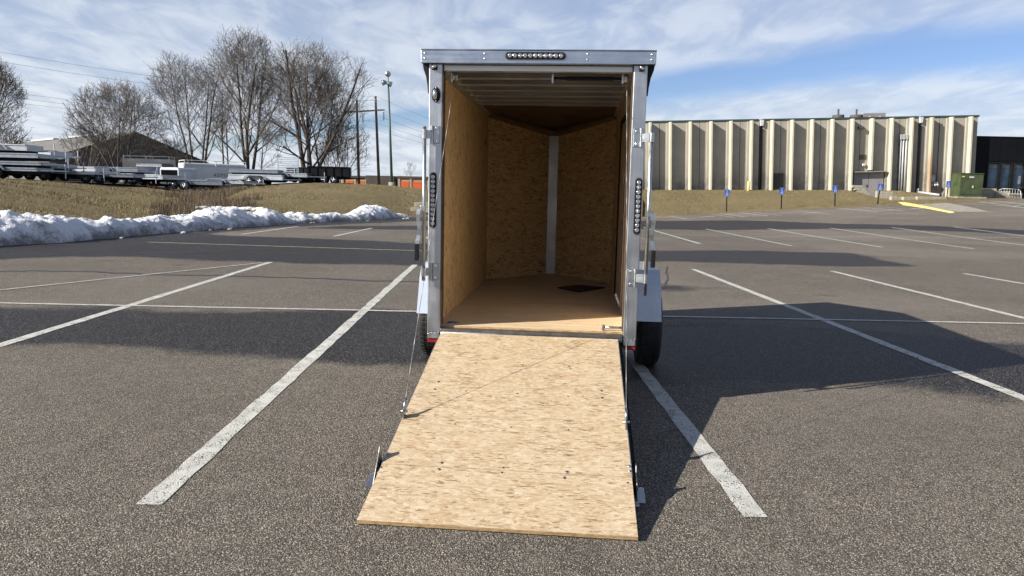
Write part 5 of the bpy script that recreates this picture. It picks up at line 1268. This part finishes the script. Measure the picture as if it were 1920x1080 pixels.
# kerbs, concrete apron with yellow nose, stones
ka, kb_ = on_lot(1690, 383), on_lot(1786, 399)
kb = thing('yellow_kerb', 'bright yellow painted kerb nose at the edge of the concrete apron', 'kerb', ka); v = Vector(kb_) - Vector(ka)
m = MB(); n_ = 12; vv = []
for i in range(n_ + 1):
    q = v * (i / n_); w_ = .32 * (1 - .55 * (i / n_)); side = Vector((-v.y, v.x, 0)).normalized(); hgt = .17 * (1 - .75 * (i / n_) ** 2)
    vv += [q - side * w_ + Vector((0, 0, -.05)), q - side * w_ * .9 + Vector((0, 0, hgt)), q + side * w_ * .6 + Vector((0, 0, hgt + .01)), q + side * w_ + Vector((0, 0, -.05))]
m.add(vv, [(4 * i + j, 4 * i + j + 1, 4 * i + j + 5, 4 * i + j + 4) for i in range(n_) for j in range(3)] + [(0, 1, 2, 3), (4 * n_ + 3, 4 * n_ + 2, 4 * n_ + 1, 4 * n_)])
m.build('kerb_nose', 'bollard_yellow', kb, True)
qa, qb, qc, qd = (on_lot(*q) for q in ((1693, 382.5), (1786, 397.5), (1856, 397.5), (1742, 377)))
Ug2, Vg2 = np.meshgrid(np.linspace(0, 1, 24), np.linspace(0, 1, 12))
def bil(k): return (qa[k] * (1 - Ug2) + qb[k] * Ug2) * (1 - Vg2) + (qd[k] * (1 - Ug2) + qc[k] * Ug2) * Vg2
struct(link('concrete_apron', grid_mesh('concrete_apron', bil(0), bil(1), lot_z(bil(0), bil(1)) + .012, 'concrete')))
for i, (px, py, Y, l) in enumerate(((1687, 377, 55.5, 1.5), (1712, 379, 55.3, 1.7), (1745, 381, 55.2, 2.3))):
    p = at(px, py, Y); o = MB().box(-l / 2, l / 2, -.15, .15, -.1, .16).build('kerb_stone', 'concrete_block', None, bevel=.03); o.location = (p.x, Y, max(lawn_z(p.x, Y), float(lot_z(p.x, Y))) + .02); o.rotation_euler[2] = .08
    tag(o, ('short', 'middle', 'long')[i] + ' pale kerb stone edging the bed before the conduits', 'kerb stone', 'loose kerb stones')
pz = at(1722, 357, 60.6); pz2 = at(1762, 366, 58.6)
o = thing('drain_pipe', 'pale drain pipe lying on the ground from the downspout', 'pipe', (pz.x, pz.y, lawn_z(pz.x, pz.y))); v = Vector((pz2.x - pz.x, pz2.y - pz.y, lawn_z(pz2.x, pz2.y) - lawn_z(pz.x, pz.y)))
MB().tube((0, 0, .12), v + Vector((0, 0, .10)), .09, n=10).build('pipe', 'conduit_grey', o, True); MB().tube(v + Vector((0, 0, .10)), v * 1.04 + Vector((0, 0, .08)), .07, n=10).build('pipe_end', 'black_plastic', o, True)

# ------------------------------------------------------------------ black building at the right edge
k0 = at(1829, 257, 63.4); k1 = at(2060, 257, 63.4); zt = k0.z; zb = 1.6
bb = thing('black_building', 'low black-clad building with tall blue-blinded windows at the right edge', 'building', (k0.x, 63.4, zb)); Wb = k1.x - k0.x; hb = zt - zb
MB().box(.02, Wb, .32, 18, -1, hb - .02).build('core', 'black_cladding', bb)
def kx(px): return at(px, 300, 63.4).x - k0.x
def kz(py, px=1880): return at(px, py, 63.4).z - zb
zs = kz(303)
edges = [0.02, kx(1874), kx(1906), kx(1960), Wb]
for a, b in zip(edges[:-1], edges[1:]): MB().box(a + .01, b - .01, 0, .30, zs, hb).build('cladding_panel', 'black_cladding', bb)
MB().box(.02, kx(1852), 0, .30, -1, zs - .01).build('cladding_panel', 'black_cladding', bb)
MB().box(.02, Wb, -.04, .34, hb + .002, hb + .10).build('parapet_cap', 'black_cladding', bb)
for i, (a, b) in enumerate(((1853, 1876), (1877, 1900), (1901, 1924), (1925, 1948))):
    xa, xb = kx(a), kx(b); z0_, z2 = kz(354), zs - .05; wn_ = bpy.data.objects.new('window', None); COL.objects.link(wn_); wn_.parent = bb
    m = MB(); m.box(xa, xa + .10, -.02, .25, z0_, z2); m.box(xb - .10, xb, -.02, .25, z0_, z2); m.box(xa + .101, xb - .101, -.02, .25, z2 - .10, z2); m.box(xa + .101, xb - .101, -.02, .25, z0_, z0_ + .08); m.build('frame', 'black_steel', wn_)
    MB().box(xa + .10, xb - .10, .14, .16, z0_ + .08, z2 - .52).build('blind', 'blind_blue', wn_); MB().box(xa + .15, xb - .12, .14, .16, z2 - .50, z2 - .16).build('transom_pane', 'transom_tint', wn_)
    MB().box(xa + .10, xb - .10, .142, .162, z0_ + (z2 - z0_) * .42, z0_ + (z2 - z0_) * .42 + .02).build('blind_seam', 'black_steel', wn_)
    MB().box(xa + .10, xb - .10, .085, .091, z0_ + .08, z2 - .10).build('pane', 'window_glass', wn_)
cu_ = bpy.data.curves.new('door_number', 'FONT'); cu_.body = '4300'; cu_.size = .34; cu_.extrude = .003; cu_.materials.append(MAT['conduit_grey'])
to = text_mesh('door_number', cu_); to.parent = bb; to.location = (kx(1912), -.03, kz(329)); to.rotation_euler = (math.pi / 2, math.pi / 2, 0)
# stepped ramp walls and railing
rp = thing('entrance_ramp', 'stepped pale concrete ramp wall before the black building', 'ramp', (at(1842, 366, 60).x, 60.0, lawn_z(at(1842, 366, 60).x, 60.0)))
for i, (a, b, pt, pb) in enumerate(((0, 25, 353, 360), (22, 48, 358, 366), (44, 68, 362, 371))):
    xa, xb = a / 1390 * 62, b / 1390 * 62; zt_ = at(1842 + a, pt, 60).z - rp.location.z; MB().box(xa, xb, i * -.12, .4 - i * .12, -1, max(.1, zt_)).build('ramp_wall', 'concrete_block', rp, bevel=.02)
MB().box(-.35, .1, .2, .6, -.3, at(1842, 350, 60).z - rp.location.z).build('end_block', 'concrete', rp, bevel=.02)
rl_ = thing('handrail', 'grey pipe handrail beside the stepped ramp, black building behind', 'railing', (at(1872, 355, 59.4).x, 59.4, at(1872, 366, 59.4).z))
m = MB(); tp = [(0, 0, -.1), (0.05, 0, .40), (.3, 0, .52), (1.55, 0, .50), (1.75, 0, .40), (1.95, 0, -.45)]; m.path(tp, .035, 8); m.build('top_tube', 'conduit_grey', rl_, True)
m = MB(); m.path([(.05, 0, -.02), (1.85, 0, -.10)], .025, 6); m.build('lower_tube', 'conduit_grey', rl_, True)
for i in range(7): x = .25 + i * .22; MB().tube((x, 0, -.04 - i * .005), (x, 0, .50), .016, n=6).build('baluster', 'conduit_grey', rl_, True)
